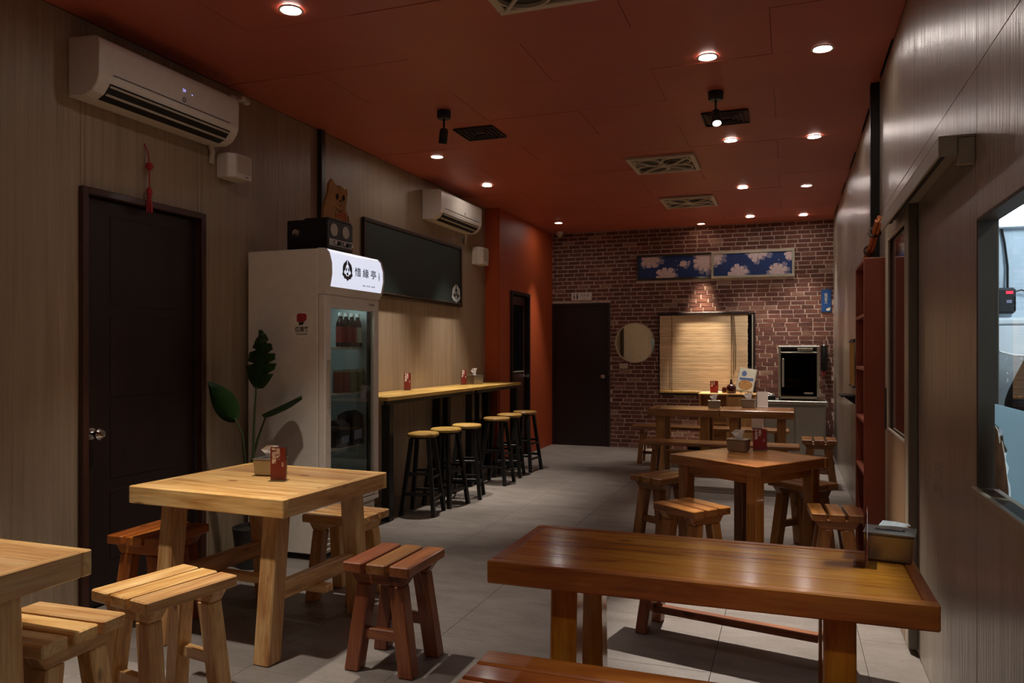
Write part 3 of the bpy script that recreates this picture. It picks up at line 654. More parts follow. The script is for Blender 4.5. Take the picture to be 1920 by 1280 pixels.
# curved header box
hp = [(FX1 - .002, 1.945), (FX1 - .002, 1.655), (FX1 + .055, 1.655), (FX1 + .085, 1.70), (FX1 + .100, 1.78), (FX1 + .098, 1.85), (FX1 + .080, 1.915), (FX1 + .055, 1.94)]
prism('header_case', hp, 'y', FY0 + .0, FY1, 'fridge_white', fr, bev=.004)
hp2 = [(FX1 + .057, 1.668), (FX1 + .088, 1.706), (FX1 + .1035, 1.78), (FX1 + .1015, 1.85), (FX1 + .083, 1.912), (FX1 + .060, 1.935), (FX1 + .05, 1.90), (FX1 + .05, 1.70)]
sg = prism('sign_panel', hp2, 'y', FY0 + .012, FY1 - .03, 'sign_lit', fr, smooth=True)
emblem('print_grey', sg, '+x', (FX1 + .1040, 4.235, 1.815), .13, 1.0)
text('惜 緣 亭', .062, 'print_grey', sg, '+x', (FX1 + .1042, 4.46, 1.812), sx=1.25, bold=.0006)
text('小食堂', .022, 'print_grey', sg, '+x', (FX1 + .1042, 4.635, 1.81), vertical=True)
text('since  food · drink', .018, 'petal_grey', sg, '+x', (FX1 + .1030, 4.50, 1.735), sx=1.2)
# door
dx = FX1 + .004
dr = box('door_frame', (dx + .025, FY0 + .035, .985), (.05, .07, 1.338), 'fridge_white', fr, .006)
box('door_frame', (dx + .025, FY1 - .03, .985), (.05, .06, 1.338), 'fridge_white', fr, .006)
box('door_frame', (dx + .025, cym + .005, 1.6145), (.05, FY1 - FY0 - .13, .08), 'fridge_white', fr, .006); box('door_frame', (dx + .025, cym + .005, .355), (.05, FY1 - FY0 - .13, .07), 'fridge_white', fr, .006)
box('door_glass', (dx + .03, cym + .005, .985), (.006, FY1 - FY0 - .13, 1.19), 'glass', fr, 0)
box('door_gasket', (dx + .012, FY1 - .075, .985), (.014, .03, 1.19), 'black_plastic', fr, 0)
box('door_handle', (dx + .056, FY0 + .035, 1.10), (.012, .022, .30), 'cream_plastic', fr, .004)
text('Crystal', .024, 'print_black', fr, '+x', (dx + .0512, FY1 - .10, 1.62), 'maker_lettering')
for zz in (1.322, 1.02, .66):
    box('shelf_front', (FX1 - .05, cym, zz), (.012, .56, .016), 'white_metal', fr, .002)
    for k in range(14): box('shelf_wire', (cxm + .03, cym - .26 + k * .04, zz), (.40, .005, .005), 'white_metal', fr, 0)
    box('shelf_back', (FX0 + .09, cym, zz), (.012, .52, .012), 'white_metal', fr, 0)
box('base_grille', (FX1 + .012, cym, .155), (.02, FY1 - FY0 - .01, .24), 'white_metal', fr, .004)
for k in range(7): box('grille_slat', (FX1 + .026, cym, .06 + k * .032), (.012, FY1 - FY0 - .05, .016), 'fridge_white', fr, .003, (0, R(25), 0))
box('base_lip', (FX1 + .03, cym, .30), (.05, FY1 - FY0, .03), 'fridge_white', fr, .005)
for yy in (FY0 + .06, FY1 - .06):
    for xx in (FX0 + .06, FX1 - .06): lathe('foot', [(0, 0), (.02, 0), (.02, .045), (0, .045)], 'black_plastic', fr, (xx, yy, 0), seg=12)
# round sticker on the side facing the room
st = lathe('sticker', [(0, 0), (.085, 0), (.085, .001), (0, .001)], 'sticker_pale', fr, (-2.86, FY0 - .0002, 1.47), (R(90), 0, 0), 32)
flat('bubble_print', [[(-.036, .0), (.020, .002), (.036, .016), (.036, .042), (.028, .052), (-.02, .054), (-.036, .044)]], 'print_red', fr, '-y', (-2.86, FY0 - .0012, 1.485), 1, .0004)
flat('bubble_print', [[(-.022, .002), (.018, .004), (.010, -.014), (-.020, -.018)]], 'print_black', fr, '-y', (-2.86, FY0 - .0012, 1.482), 1, .0004)
text('𠊎講客', .036, 'print_black', fr, '-y', (-2.86, FY0 - .0012, 1.437), sx=.95, bold=.0004); text('客語友善店家', .014, 'ink_brown', fr, '-y', (-2.86, FY0 - .0012, 1.408))
# drinks inside
def bottle(x, y, z, lab, lm):
    t = thing('drink_bottle', lab, 'bottle', (x, y, z), 0, 'dark bottles on the top fridge shelf')
    lathe('glass_body', [(0, 0), (.028, 0), (.031, .006), (.031, .14), (.026, .165), (.014, .19), (.012, .205), (0, .205)], 'cola', t, seg=16)
    lathe('cap', [(0, .228), (.015, .228), (.016, .204), (0, .204)], 'cap_white', t, seg=14)
    lathe('paper_label', [(.0315, .03), (.0318, .03), (.0318, .135), (.0315, .135), (.0315, .03)], lm, t, seg=16)
bz = 1.331
for y, lab, lm in ((4.405, 'leftmost dark bottle on the top fridge shelf', 'label_red'), (4.475, 'second dark bottle from the left on the top fridge shelf', 'label_red'), (4.545, 'third dark bottle from the left on the top fridge shelf', 'label_red'), (4.62, 'dark bottle with a pale label, rightmost on the top fridge shelf', 'label_pale')): bottle(-2.80, y, bz, lab, lm)
def jar(y, z, r, h, m, lab):
    t = thing('preserve_jar', lab, 'jar', (-2.80, y, z), 0, 'jars on the middle fridge shelf')
    lathe('jar_body', [(0, 0), (r * .94, 0), (r, .008), (r, h - .02), (r * .9, h - .008), (0, h - .008)], m, t, seg=16)
    lathe('jar_lid', [(0, h), (r * .95, h), (r * .97, h - .016), (0, h - .016)], 'jar_rim', t, seg=16)
zj = 1.029
for y, m, lab in ((4.375, 'can_red', 'red jar at the left end of the middle fridge shelf'), (4.45, 'can_red', 'second red jar on the middle fridge shelf'), (4.535, 'can_olive', 'olive jar left of centre on the middle fridge shelf'), (4.625, 'can_olive', 'olive jar at the right end of the middle fridge shelf')): jar(y, zj, .034 if m == 'can_red' else .042, .15, m, lab)
def carton(y, sy, h, m, lab):
    t = thing('drink_carton', lab, 'carton', (-2.82, y, .669), 0, 'dark cartons on the bottom fridge shelf')
    box('carton_body', (0, 0, h / 2), (.12, sy, h), m, t, .004); prism('carton_gable', [(-.058, h), (.058, h), (.0, h + .03)], 'y', -sy / 2 + .002, sy / 2 - .002, m, t); box('carton_label', (.0605, 0, h * .35), (.001, sy * .7, h * .3), 'petal_grey', t, 0)
carton(4.40, .12, .15, 'carton_dark', 'blue-black carton on the lowest fridge shelf'); carton(4.56, .14, .20, 'carton_black', 'tall black carton on the lowest fridge shelf')
# stereo and carved plaque on the fridge
sr = thing('retro_radio', 'black retro radio with two round dials standing on the fridge', 'radio', (-2.865, 4.27, 1.946))
box('cabinet', (0, 0, .095), (.30, .30, .185), 'black_plastic', sr, .005); box('top_lid', (.06, 0, .193), (.18, .27, .012), 'black_plastic', sr, .003)
box('speaker_end', (-.155, -.02, .085), (.02, .22, .15), 'black_plastic', sr, .004)
for yy in (-.075, .06): lathe('dial', [(0, .006), (.034, .006), (.040, .003), (.040, 0), (0, 0)], 'cream_plastic', sr, (.151, yy, .125), (0, R(90), 0))
box('control_strip', (.152, 0, .045), (.006, .27, .045), 'tin', sr, .002)
for k, yy in enumerate((-.08, -.03, .02, .07, .11)): lathe('knob', [(0, .016), (.012, .016), (.014, 0), (0, 0)], 'black_plastic' if k % 2 else 'chrome', sr, (.155, yy, .045), (0, R(90), 0), 12)
lathe('side_knob', [(0, .02), (.022, .018), (.028, .006), (.028, 0), (0, 0)], 'chrome', sr, (-.075, -.15, .105), (R(90), 0, 0), 20)
pq = thing('carved_plaque', 'carved wooden bear-shaped board with orange lettering, behind the radio', 'carving', (-2.93, 4.58, 1.946), R(-32)); pq.scale = (1, .66, .9)
o_ = [(-.155, 0), (-.165, .10), (-.16, .19), (-.185, .24), (-.175, .36), (-.145, .44), (-.120, .49), (-.115, .56), (-.085, .60), (-.055, .575), (-.045, .545), (.0, .555), (.035, .545), (.055, .52), (.085, .535), (.098, .51), (.085, .475), (.085, .42), (.065, .375), (.09, .34), (.125, .27), (.13, .17), (.16, .09), (.15, 0)]
prism('board', o_, 'x', -.02, .02, 'plaque_wood', pq, bev=.004)
flat('carved_face', [circ(-.025, .465, .018, 12, .024), circ(.045, .46, .018, 12, .024), circ(.012, .435, .012, 10, .008), [(-.02, .415), (.012, .40), (.045, .412), (.012, .393)], [(-.06, .39), (.01, .355), (.075, .385), (.01, .345)], [(-.045, .34), (-.05, .02), (-.042, .02), (-.037, .34)], [(.095, .33), (.098, .02), (.105, .02), (.103, .33)], [(-.14, .20), (-.09, .24), (-.055, .30), (-.06, .29), (-.085, .23)]], 'ink_brown', pq, '+x', (.0205, 0, 0), 1, .001)
text('惜緣亭', .075, 'ink_orange', pq, '+x', (.0212, .028, .245), vertical=True, bold=.001, sx=1.5)

# ---------------------------------------------------------------- potted plant
pp = thing('potted_plant', 'broad-leaved green plant in a dark pot between the door and the fridge', 'plant', (-3.06, 3.86, 0))
lathe('pot', [(0, 0), (.10, 0), (.125, .22), (.13, .24), (.115, .24), (.112, .215), (0, .215)], 'pot', pp); lathe('soil', [(0, .222), (.111, .218), (.111, .21), (0, .21)], 'soil', pp)
def leafmesh(name, basep, tip, side, wdt, curl, notch, parent):
    basep, tip, side = Vector(basep), Vector(tip), Vector(side).normalized(); ax = tip - basep; nrm = ax.normalized().cross(side).normalized()
    bm = bmesh.new(); n = 40; rows = []; rd = random.Random(name + str(wdt))
    for i in range(n + 1):
        t = i / n; wv = wdt * (math.sin(math.pi * min(1, t * .97 + .03)) ** .7) * (1.15 - .55 * t)
        c = basep + ax * t + nrm * (-curl * (t ** 2))
        cut = 1 - notch * (.9 * (i % 9 == 0) + .45 * (i % 9 == 1) - .12 * (i % 9 in (6, 7, 8))) * (.25 < t < .97)
        cut2 = 1 - notch * (.9 * (i % 7 == 3) + .45 * (i % 7 == 4) - .12 * (i % 7 in (1, 2))) * (.2 < t < .97)
        rows.append([bm.verts.new(c + side * wv * u * (cut if u < 0 else cut2) + nrm * (abs(u) ** 1.5) * wdt * .22) for u in (-1, -.55, 0, .55, 1)])
    for a, b in zip(rows, rows[1:]):
        for k in range(4): bm.faces.new((a[k], a[k + 1], b[k + 1], b[k]))
    bmesh.ops.solidify(bm, geom=list(bm.faces), thickness=.0016)
    o = link(name, tomesh(bm, name, True), 'leaf', parent); return o
o0 = Vector((-3.06, 3.86, 0))
def rel(p): return Vector(p) - o0
leafmesh('leaf', rel((-3.03, 3.84, 1.075)), rel((-2.995, 3.84, 1.43)), (1, -.1, .1), .125, .02, .55, pp)
tube('stem', [rel((-3.07, 3.87, .2)), rel((-3.07, 3.86, .6)), rel((-3.055, 3.85, .85)), rel((-3.03, 3.84, 1.09))], [.010, .009, .007, .005], 'stem', pp)
leafmesh('leaf', rel((-2.985, 3.60, .905)), rel((-3.17, 3.58, 1.125)), (.55, .1, .52), .085, .0, .0, pp)
tube('stem', [rel((-3.06, 3.84, .2)), rel((-3.0, 3.72, .55)), rel((-2.96, 3.63, .82)), rel((-2.985, 3.60, .915))], [.009, .008, .006, .004], 'stem', pp)
leafmesh('leaf', rel((-3.035, 3.93, .89)), rel((-2.75, 3.93, .965)), (.06, 1, .05), .10, -.05, .0, pp)
tube('stem', [rel((-3.06, 3.87, .2)), rel((-3.14, 3.93, .6)), rel((-3.09, 3.93, .76)), rel((-3.033, 3.93, .895))], [.010, .008, .007, .005], 'stem', pp)

# ---------------------------------------------------------------- bar counter
def bar_table(y0, y1, lab):
    t = thing('bar_table', lab, 'bar table', (-3.075, (y0 + y1) / 2, 0), 0, 'high wall-side bar tables'); L2 = (y1 - y0) / 2
    for k, xx in enumerate((-.145, 0, .145)): box('top_board', (xx, 0, .94), (.143, 2 * L2 - .004, .03), 'strawY', t, .003)
    box('under_rail', (.17, 0, .908), (.03, 2 * L2 - .10, .034), 'black_metal', t); box('under_rail', (-.17, 0, .908), (.03, 2 * L2 - .10, .034), 'black_metal', t)
    for sy in (-1, 1):
        for xx in (.17, -.17): box('leg', (xx, sy * (L2 - .09), .4455), (.07, .07, .891), 'black_metal', t)
        box('foot_bar', (0, sy * (L2 - .09), .04), (.27, .05, .05), 'black_metal', t)
bar_table(5.14, 6.94, 'high bar table with yellow wood top, the one next to the fridge')
bar_table(6.945, 8.22, 'high bar table with yellow wood top, the one next to the orange wall')
def bar_stool(x, y, rz, lab):
    t = thing('bar_stool', lab, 'bar stool', (x, y, 0), rz, 'round-topped bar stools')
    lathe('seat', [(0, .62), (.120, .62), (.130, .626), (.132, .640), (.125, .650), (0, .652)], 'strawX', t, seg=28)
    lathe('seat_plate', [(0, .605), (.10, .605), (.10, .6195), (0, .6195)], 'black_metal', t, seg=20)
    for sx in (-1, 1):
        for sy in (-1, 1): post('leg', (sx * .07, sy * .07, .607), (sx * .135, sy * .135, 0), .032, .032, 'black_metal', t, .002)
    for z_, k in ((.14, .120), (.30, .103)):
        for sx in (-1, 1): box('rung', (sx * k, 0, z_), (.020, 2 * k - .03, .022), 'black_metal', t, .002); box('rung', (0, sx * k, z_ + .03), (2 * k - .03, .020, .022), 'black_metal', t, .002)
ords = ['first bar stool from the fridge, round wooden seat on black legs', 'second bar stool from the fridge, round wooden seat on black legs', 'third bar stool from the fridge, round wooden seat on black legs', 'fourth bar stool from the fridge, round wooden seat on black legs', 'fifth bar stool from the fridge, second from the orange wall', 'bar stool nearest the orange wall, sixth from the fridge']
for (x, y, a), lab in zip([(-2.78, 5.58, 8), (-2.75, 5.96, -12), (-2.72, 6.34, 15), (-2.725, 7.10, 0), (-2.76, 7.56, 10), (-2.73, 7.98, -8)], ords): bar_stool(x, y, R(a), lab)

# ================================================================ TABLES, STOOLS, BENCHES
def plank_top(t, Lx, Wy, h, th, wd, n, along='X', edge=.035, ew=None):
    ew = ew or wd
    # boards along one axis inside an edge frame
    for sy in (-1, 1): box('edge_board', (0, sy * (Wy / 2 - edge / 2), h - th / 2), (Lx, edge - .001, th), ew + 'X', t, .004)
    for sx in (-1, 1): box('edge_board', (sx * (Lx / 2 - edge / 2), 0, h - th / 2), (edge - .001, Wy - 2 * edge - .001, th), ew + 'Y', t, .004)
    a, b = Lx - 2 * edge, Wy - 2 * edge
    for k in range(n):
        if along == 'X': box('plank', (0, -b / 2 + (k + .5) * b / n, h - .021), (a - .001, b / n - .0012, .040), wd + 'X', t, .0008)
        else: box('plank', (-a / 2 + (k + .5) * a / n, 0, h - .021), (a / n - .0012, b - .001, .040), wd + 'Y', t, .0008)
def trestle_table(name, lab, loc, rz, Lx, Wy, h, th, wd, lx, leg, ytop, yfoot, n, along='X', bar=.28, group=None, tenon=True, ew=None):
    t = thing(name, lab, 'table', loc, rz, group); plank_top(t, Lx, Wy, h, th, wd, n, along, ew=ew)
    for sx, X in zip((-1, 1), lx):
        for sy in (-1, 1): post('leg', (X, sy * ytop, h - th + .018), (X, sy * yfoot, 0), leg, leg, wd + 'Z', t, .005)
        yb = ytop + (yfoot - ytop) * (1 - bar / h)
        box('cross_bar', (X, 0, bar), (leg * .55, 2 * yb - leg * .98, .075), wd + 'Y', t, .004)
        box('top_batten', (X, 0, h - th - .004), (leg * .8, 2 * ytop - leg, .044), wd + 'Y', t, .004)
    if tenon: box('stretcher', ((lx[0] + lx[1]) / 2, 0, bar - .055), (lx[1] - lx[0] + .14, .06, .034), wd + 'X', t, .004)
    return t
trestle_table('dining_table', 'square light pine table before the fridge with a tissue box on it', (-2.335, 3.02, 0), R(-3), .86, .78, .70, .078, 'pine', (-.275, .30), .082, .27, .335, 6)
trestle_table('dining_table', 'light pine table cut off at the left edge of the picture', (-2.42, 1.385, 0), R(0), .85, .76, .70, .078, 'pine', (-.30, .365), .082, .125, .15, 6)
LT = trestle_table('long_table', 'long amber varnished wooden table in the right foreground', (-.24, 2.295, 0), R(0), 1.155, .49, .70, .065, 'amber', (-.365, .36), .078, .145, .185, 4, bar=.12, tenon=False, ew='ginger')
def square_table(lab, loc, rz, a, h, wd):
    t = thing('square_table', lab, 'table', loc, rz); plank_top(t, a, a, h, .06, wd, 5)
    for sx in (-1, 1):
        for sy in (-1, 1): box('leg', (sx * (a / 2 - .07), sy * (a / 2 - .07), (h - .058) / 2), (.07, .07, h - .058), wd + 'Z', t, .004)
    for s in (-1, 1): box('apron', (0, s * (a / 2 - .06), h - .085), (a - .22, .03, .05), wd + 'X', t); box('apron', (s * (a / 2 - .06), 0, h - .085), (.03, a - .22, .05), wd + 'Y', t)
square_table('square cedar-brown table turned cornerwise before the shelf, set with tissue box and red card', (-.235, 4.83, 0), R(-36), .65, .675, 'cedar')
trestle_table('far_table', 'far honey wood table, the left one of the joined pair', (-1.045, 8.40, 0), 0, .725, .60, .70, .075, 'honey', (-.24, .22), .085, .20, .23, 4, group='joined far tables')
trestle_table('far_table', 'far honey wood table, the right one of the joined pair', (-.315, 8.42, 0), 0, .725, .60, .70, .075, 'honey', (-.22, .24), .085, .20, .23, 4, group='joined far tables')
def stool(lab, x, y, rz, wd, h=.45, W=.29, L=.34, wd2=None, group='slatted wooden stools'):
    t = thing('wooden_stool', lab, 'stool', (x, y, 0), R(rz), group); g = .019; sw = (W - 2 * g) / 3
    for k in range(3):
        box('seat_slat', ((k - 1) * (sw + g), 0, h - .021), (sw, L, .042), (wd2 if wd2 and k == 1 else wd) + 'Y', t, .005)
    for sy in (-1, 1):
        yb = sy * (L / 2 - .065)
        o = prism('batten', [(-W / 2 + .012, h - .0425), (-W / 2 + .045, h - .090), (W / 2 - .045, h - .090), (W / 2 - .012, h - .0425)], 'y', -.028, .028, wd + 'X', t, bev=.003, loc=(0, yb, 0))
        for sx in (-1, 1): post('leg', (sx * (W / 2 - .078), yb, h - .0905), (sx * (W / 2 - .026), sy * (L / 2 - .052), 0), .066, .062, wd + 'Z', t, .005)
        box('rung', (0, sy * (L / 2 - .057), .155), (W - .085, .030, .045), wd + 'X', t, .004)
    return t
stool('light pine slatted stool in the left foreground, before the square pine table', -2.14, 2.21, -10, 'pine', .46, .31, .38)
stool('reddish-brown slatted stool standing right of the square pine table', -1.555, 2.865, 0, 'russet', .45, .30, .34, 'honey')
stool('orange slatted stool tucked left of the square pine table by the dark door', -2.84, 2.89, 3, 'ginger', .45, .30, .34)
stool('light pine slatted stool behind the square pine table, in front of the fridge', -2.22, 3.55, 88, 'pine', .45, .30, .35)
stool('light pine slatted stool tucked under the left edge table', -2.215, 1.77, 92, 'pine', .45, .31, .37)
stool('cedar slatted stool at the left of the cornerwise square table', -.83, 5.36, -32, 'cedar', .45, .28, .34)
stool('cedar slatted stool in front of the cornerwise square table', -.52, 4.42, 50, 'cedar', .44, .28, .33)
stool('cedar slatted stool behind the cornerwise square table, by the wall', .08, 5.40, 48, 'cedar', .45, .28, .34)
stool('cedar slatted stool standing against the orange shelf', .235, 4.60, 4, 'cedar', .43, .26, .30)
stool('brown slatted stool at the right end of the joined far tables', .27, 8.00, 0, 'honey', .46, .31, .34)
def bench(lab, x, y, rz, Lx, W, h, wd, low=.155, grp='slatted wooden benches'):
    t = thing('wooden_bench', lab, 'bench', (x, y, 0), R(rz), grp); g = .011; sw = (W - 2 * g) / 3
    for k in range(3): box('seat_slat', (0, (k - 1) * (sw + g), h - .018), (Lx, sw, .036), wd + 'X', t, .006)
    for sx in (-1, 1):
        X = sx * (Lx / 2 - .13)
        prism('batten', [(-W / 2 + .012, h - .0365), (-W / 2 + .04, h - .085), (W / 2 - .04, h - .085), (W / 2 - .012, h - .0365)], 'x', -.026, .026, wd + 'Y', t, bev=.003, loc=(X, 0, 0))
        for sy in (-1, 1): post('leg', (X, sy * (W / 2 - .072), h - .0855), (X + sx * .03, sy * (W / 2 - .025), 0), .055, .055, wd + 'Z', t, .005)
        box('rung', (X + sx * .02, 0, low), (.032, W - .11, .045), wd + 'Y', t, .004)
    box('stretcher', (0, 0, low - .038), (Lx - .18, .055, .030), wd + 'X', t, .003)
bench('amber slatted bench along the bottom edge of the picture, before the long table', -.235, 1.872, 0, 1.13, .29, .46, 'ginger')
bench('russet slatted bench standing askew behind the long table', -.22, 3.56, -12, 1.02, .24, .39, 'russet', .13)
bench('honey wood bench before the joined far tables', -.63, 7.52, 0, 1.44, .28, .44, 'honey')
bench('honey wood bench behind the joined far tables, along the brick wall', -.87, 9.02, 0, 1.74, .28, .44, 'honey')

# ---------------------------------------------------------------- tissue boxes and menu cards
def tissue_box(lab, x, y, z, rz, s=1.0, style=0):
    t = thing('tissue_box', lab, 'tissue box', (x, y, z), R(rz), 'metal tissue boxes on the tables'); a, b, h = .066 * s, .055 * s, .078 * s
    bm = bmesh.new()
    v0 = [bm.verts.new((sx * a * .90, sy * b * .90, 0)) for sx, sy in ((-1, -1), (1, -1), (1, 1), (-1, 1))]; v1 = [bm.verts.new((sx * a, sy * b, h)) for sx, sy in ((-1, -1), (1, -1), (1, 1), (-1, 1))]
    bm.faces.new(v0)
    for i in range(4): bm.faces.new((v0[i], v0[(i + 1) % 4], v1[(i + 1) % 4], v1[i]))
    bm.faces.new(v1[::-1]); bmesh.ops.bevel(bm, geom=[e for e in bm.edges], offset=.006, segments=2, affect='EDGES')
    link('box_body', tomesh(bm, 'box_body', True), 'tin', t)
    box('box_lid', (0, 0, h + .0015), (2.04 * a, 2.04 * b, .003), 'tin', t, .001); box('lid_slot', (0, 0, h + .0032), (1.2 * a, .4 * b, .0008), 'dark_slot', t, 0)
    bm = bmesh.new()
    if style == 0: rows = [[(-.30, 0, .0), (.30, .02, .0)], [(-.42, -.10, .35), (.40, .12, .38)], [(-.75, -.05, .62), (.50, .10, .72)], [(-.30, .05, .98), (.66, .05, .95)]]
    else: rows = [[(-.35, 0, 0), (.45, 0, 0)], [(-.45, -.25, .22), (.6, .0, .20)], [(-.30, .2, .40), (.75, .25, .32)], [(.0, .5, .30), (.8, .55, .16)]]
    vs = [[bm.verts.new((px * a, py * b, h + .003 + pz * .062 * s)) for px, py, pz in (r[0], tuple((u + v) / 2 + (.12 if i == 1 else 0) for i, (u, v) in enumerate(zip(*r))), r[1])] for r in rows]
    for p, q in zip(vs, vs[1:]):
        for k in range(2): bm.faces.new((p[k], p[k + 1], q[k + 1], q[k]))
    bmesh.ops.solidify(bm, geom=list(bm.faces), thickness=.0012)
    link('tissue', tomesh(bm, 'tissue'), 'paper_white', t)
    return t
def menu_card(lab, x, y, z, rz, w_=.075, h_=.15, m='card_red'):
    t = thing('menu_card', lab, 'menu card', (x, y, z), R(rz), 'red menu cards in clear stands')
    box('stand_foot', (0, .004, .0015), (w_ * 1.06, .06, .003), 'plastic_film', t, 0)
    box('stand_sleeve', (.002, .0036, h_ / 2 + .004), (w_ * 1.06, .0014, h_ + .004), 'plastic_film', t, 0)
    c = box('card', (0, 0, h_ / 2 + .005), (w_, .0018, h_), m, t, 0)
    text('歡迎光臨', h_ * .14, 'print_white', c, '-y', (-w_ * .27, -.0011, h_ * .22), vertical=True, bold=.0006); text('自助餐', h_ * .14, 'print_white', c, '-y', (.0, -.0011, h_ * .28), vertical=True, bold=.0006)
    text('點餐', h_ * .085, 'petal', c, '-y', (w_ * .30, -.0011, -.005), vertical=True)
    flat('dot_print', [circ(sx * w_ * .42, sy * h_ * .46, .0016, 6) for sx in (-1, 1) for sy in (-1, 1)], 'petal', c, '-y', (0, -.0010, 0), 1, .0003)
    return t
tissue_box('metal tissue box on the square light pine table', -2.385, 3.13, .701, 8)
menu_card('red menu card in front of the tissue box on the light pine table', -2.232, 2.985, .701, 12)
tissue_box('dark metal tissue box at the right end of the long amber table', .275, 2.47, .701, -10, 1.0, 1)
menu_card('menu card seen edge-on beside the tissue box on the long amber table', .205, 2.37, .701, 84)
tissue_box('metal tissue box on the cornerwise square table', -.30, 5.02, .676, -14, .95)
menu_card('red menu card on the cornerwise square table', -.175, 5.09, .676, 10, .082, .13, 'card_wine')
tissue_box('metal tissue box on the left table of the joined far pair', -.755, 8.42, .701, 10, 1.0)
tissue_box('metal tissue box on the right table of the joined far pair', -.41, 8.60, .701, -8, 1.1, 0)
menu_card('red menu card on the bar table next to the fridge', -3.20, 6.12, .956, 68)
menu_card('red menu card on the bar table next to the orange wall', -3.20, 7.38, .956, 68)
tissue_box('metal tissue box on the bar table next to the orange wall', -3.14, 7.52, .956, 70, 1.2)
wc = thing('white_card', 'blank white table card standing at the back of the far table', 'card', (-.27, 8.66, .701)); box('card', (0, 0, .085), (.11, .003, .17), 'paper_white', wc, 0); box('card_foot', (0, .02, .004), (.11, .05, .006), 'paper_white', wc, 0)

# ================================================================ BACK WALL THINGS
mr = thing('round_mirror', 'round mirror with a thin pale rim on the brick wall', 'mirror', (-1.965, YB - .002, 1.42))
lathe('rim', [(.258, 0), (.272, 0), (.272, .022), (.266, .026), (.258, .022), (.258, 0)], 'mirror_rim', mr, (0, 0, 0), (R(90), 0, 0), 56); lathe('glass', [(0, .012), (.259, .012), (.259, .001), (0, .001)], 'mirror_silver', mr, (0, 0, 0), (R(90), 0, 0), 56, False)
ol = thing('outlet_plate', 'cream outlet plate on the bricks below the round mirror', 'outlet', (-2.12, YB - .001, 1.105)); box('plate', (0, -.005, 0), (.118, .010, .07), 'outlet_cream', ol, .003); box('socket', (-.025, -.011, 0), (.03, .003, .03), 'cream_plastic', ol, .001); box('socket', (.025, -.011, 0), (.03, .003, .03), 'cream_plastic', ol, .001)
rs = thing('restroom_sign', 'white restroom sign with two figures above the maroon door', 'sign', (-2.71, YB - .001, 2.065)); box('plate', (0, -.006, 0), (.29, .010, .11), 'white_plastic', rs, .002)
for x, m_ in ((-.105, 0), (-.06, 1)):
    flat('figure_print', [circ(x, .030, .010, 10), ([(x - .010, .016), (x + .010, .016), (x + .010, -.034), (x - .010, -.034)] if m_ else [(x - .006, .016), (x + .006, .016), (x + .013, -.016), (x + .006, -.034), (x - .006, -.034), (x - .013, -.016)])], 'print_black' if m_ else 'print_grey', rs, '-y', (0, -.0112, 0))
text('化妝室', .045, 'print_grey', rs, '-y', (.05, -.0114, .012)); text('Restroom', .020, 'print_grey', rs, '-y', (.05, -.0114, -.030))
bs = thing('blue_sign', 'small upright blue sign with pale lettering by the right end of the bricks', 'sign', (.435, YB - .001, 1.935)); box('plate', (0, -.006, 0), (.115, .008, .285), 'blue_sign', bs, .002); text('歡迎客人', .038, 'print_cream', bs, '-y', (-.005, -.0106, .025), vertical=True); flat('rabbit_print', [circ(.02, -.11, .024, 12, .018), circ(.035, -.095, .012, 8)], 'print_cream', bs, '-y', (0, -.0104, 0))
# console cabinet
cc = thing('console_cabinet', 'low light wood cabinet under the bamboo blind', 'cabinet', (-.72, 9.90, 0))
box('top_board', (0, 0, .775), (.68, .36, .02), 'pineX', cc)
for x in (-.325, .005, .325): box('upright', (x, 0, .3825), (.02, .34, .765), 'pine' + 'Z', cc)
box('back_board', (0, .16, .3825), (.63, .012, .76), 'pineX', cc, 0); box('bottom_board', (-.16, 0, .05), (.31, .33, .02), 'pineX', cc); box('shelf_board', (-.16, 0, .42), (.31, .33, .018), 'pineX', cc)
dd = box('cabinet_door', (.165, -.165, .40), (.298, .016, .70), 'pine' + 'Z', cc); box('door_handle', (.05, -.016, .20), (.012, .016, .09), 'black_metal', dd)
menu_card('red menu card on the cabinet below the bamboo blind', -.88, 9.84, .7855, 5, .095, .145, 'card_wine')
sb_ = thing('sauce_bottle', 'squat dark sauce bottle with a stopper on the light cabinet', 'bottle', (-.675, 9.84, .7855)); lathe('bottle_body', [(0, 0), (.05, 0), (.058, .01), (.058, .075), (.045, .10), (.018, .115), (.016, .135), (0, .135)], 'sauce', sb_, seg=20); lathe('stopper', [(0, .175), (.010, .172), (.016, .16), (.012, .15), (.015, .136), (0, .136)], 'black_plastic', sb_, seg=14)
pj = thing('sauce_jug', 'little dark jug beside the sauce bottle on the cabinet', 'jug', (-.765, 9.93, .7855)); lathe('jug_body', [(0, 0), (.026, 0), (.032, .02), (.026, .055), (.02, .07), (0, .07)], 'sauce', pj, seg=16); tube('jug_handle', [(.028, 0, .05), (.045, 0, .045), (.045, 0, .025), (.03, 0, .02)], .004, 'sauce', pj, 6)
pf = thing('framed_picture', 'framed food picture leaning on a small easel on the cabinet', 'picture', (-.50, 9.90, .7855), R(-8))
pb = box('picture_frame', (0, 0, .165), (.215, .014, .29), 'aluminium', pf, .003, (R(-14), R(8), 0)); box('picture_sheet', (0, -.0075, 0), (.195, .002, .27), 'print_cream', pb, 0)
flat('food_print', [circ(.0, -.065, .085, 20, .062)], 'food_tan', pb, '-y', (0, -.0088, 0)); flat('food_print', [circ(-.035, .075, .03, 12, .035), [(-.08, .02), (.085, .03), (.085, -.005), (-.08, -.01)]], 'print_blue', pb, '-y', (0, -.0087, 0), 1, .0004)
for sx in (-1, 1): tube('easel_leg', [(sx * .06, -.03, .006), (sx * .05, .03, .13)], .006, 'black_metal', pf, 6)
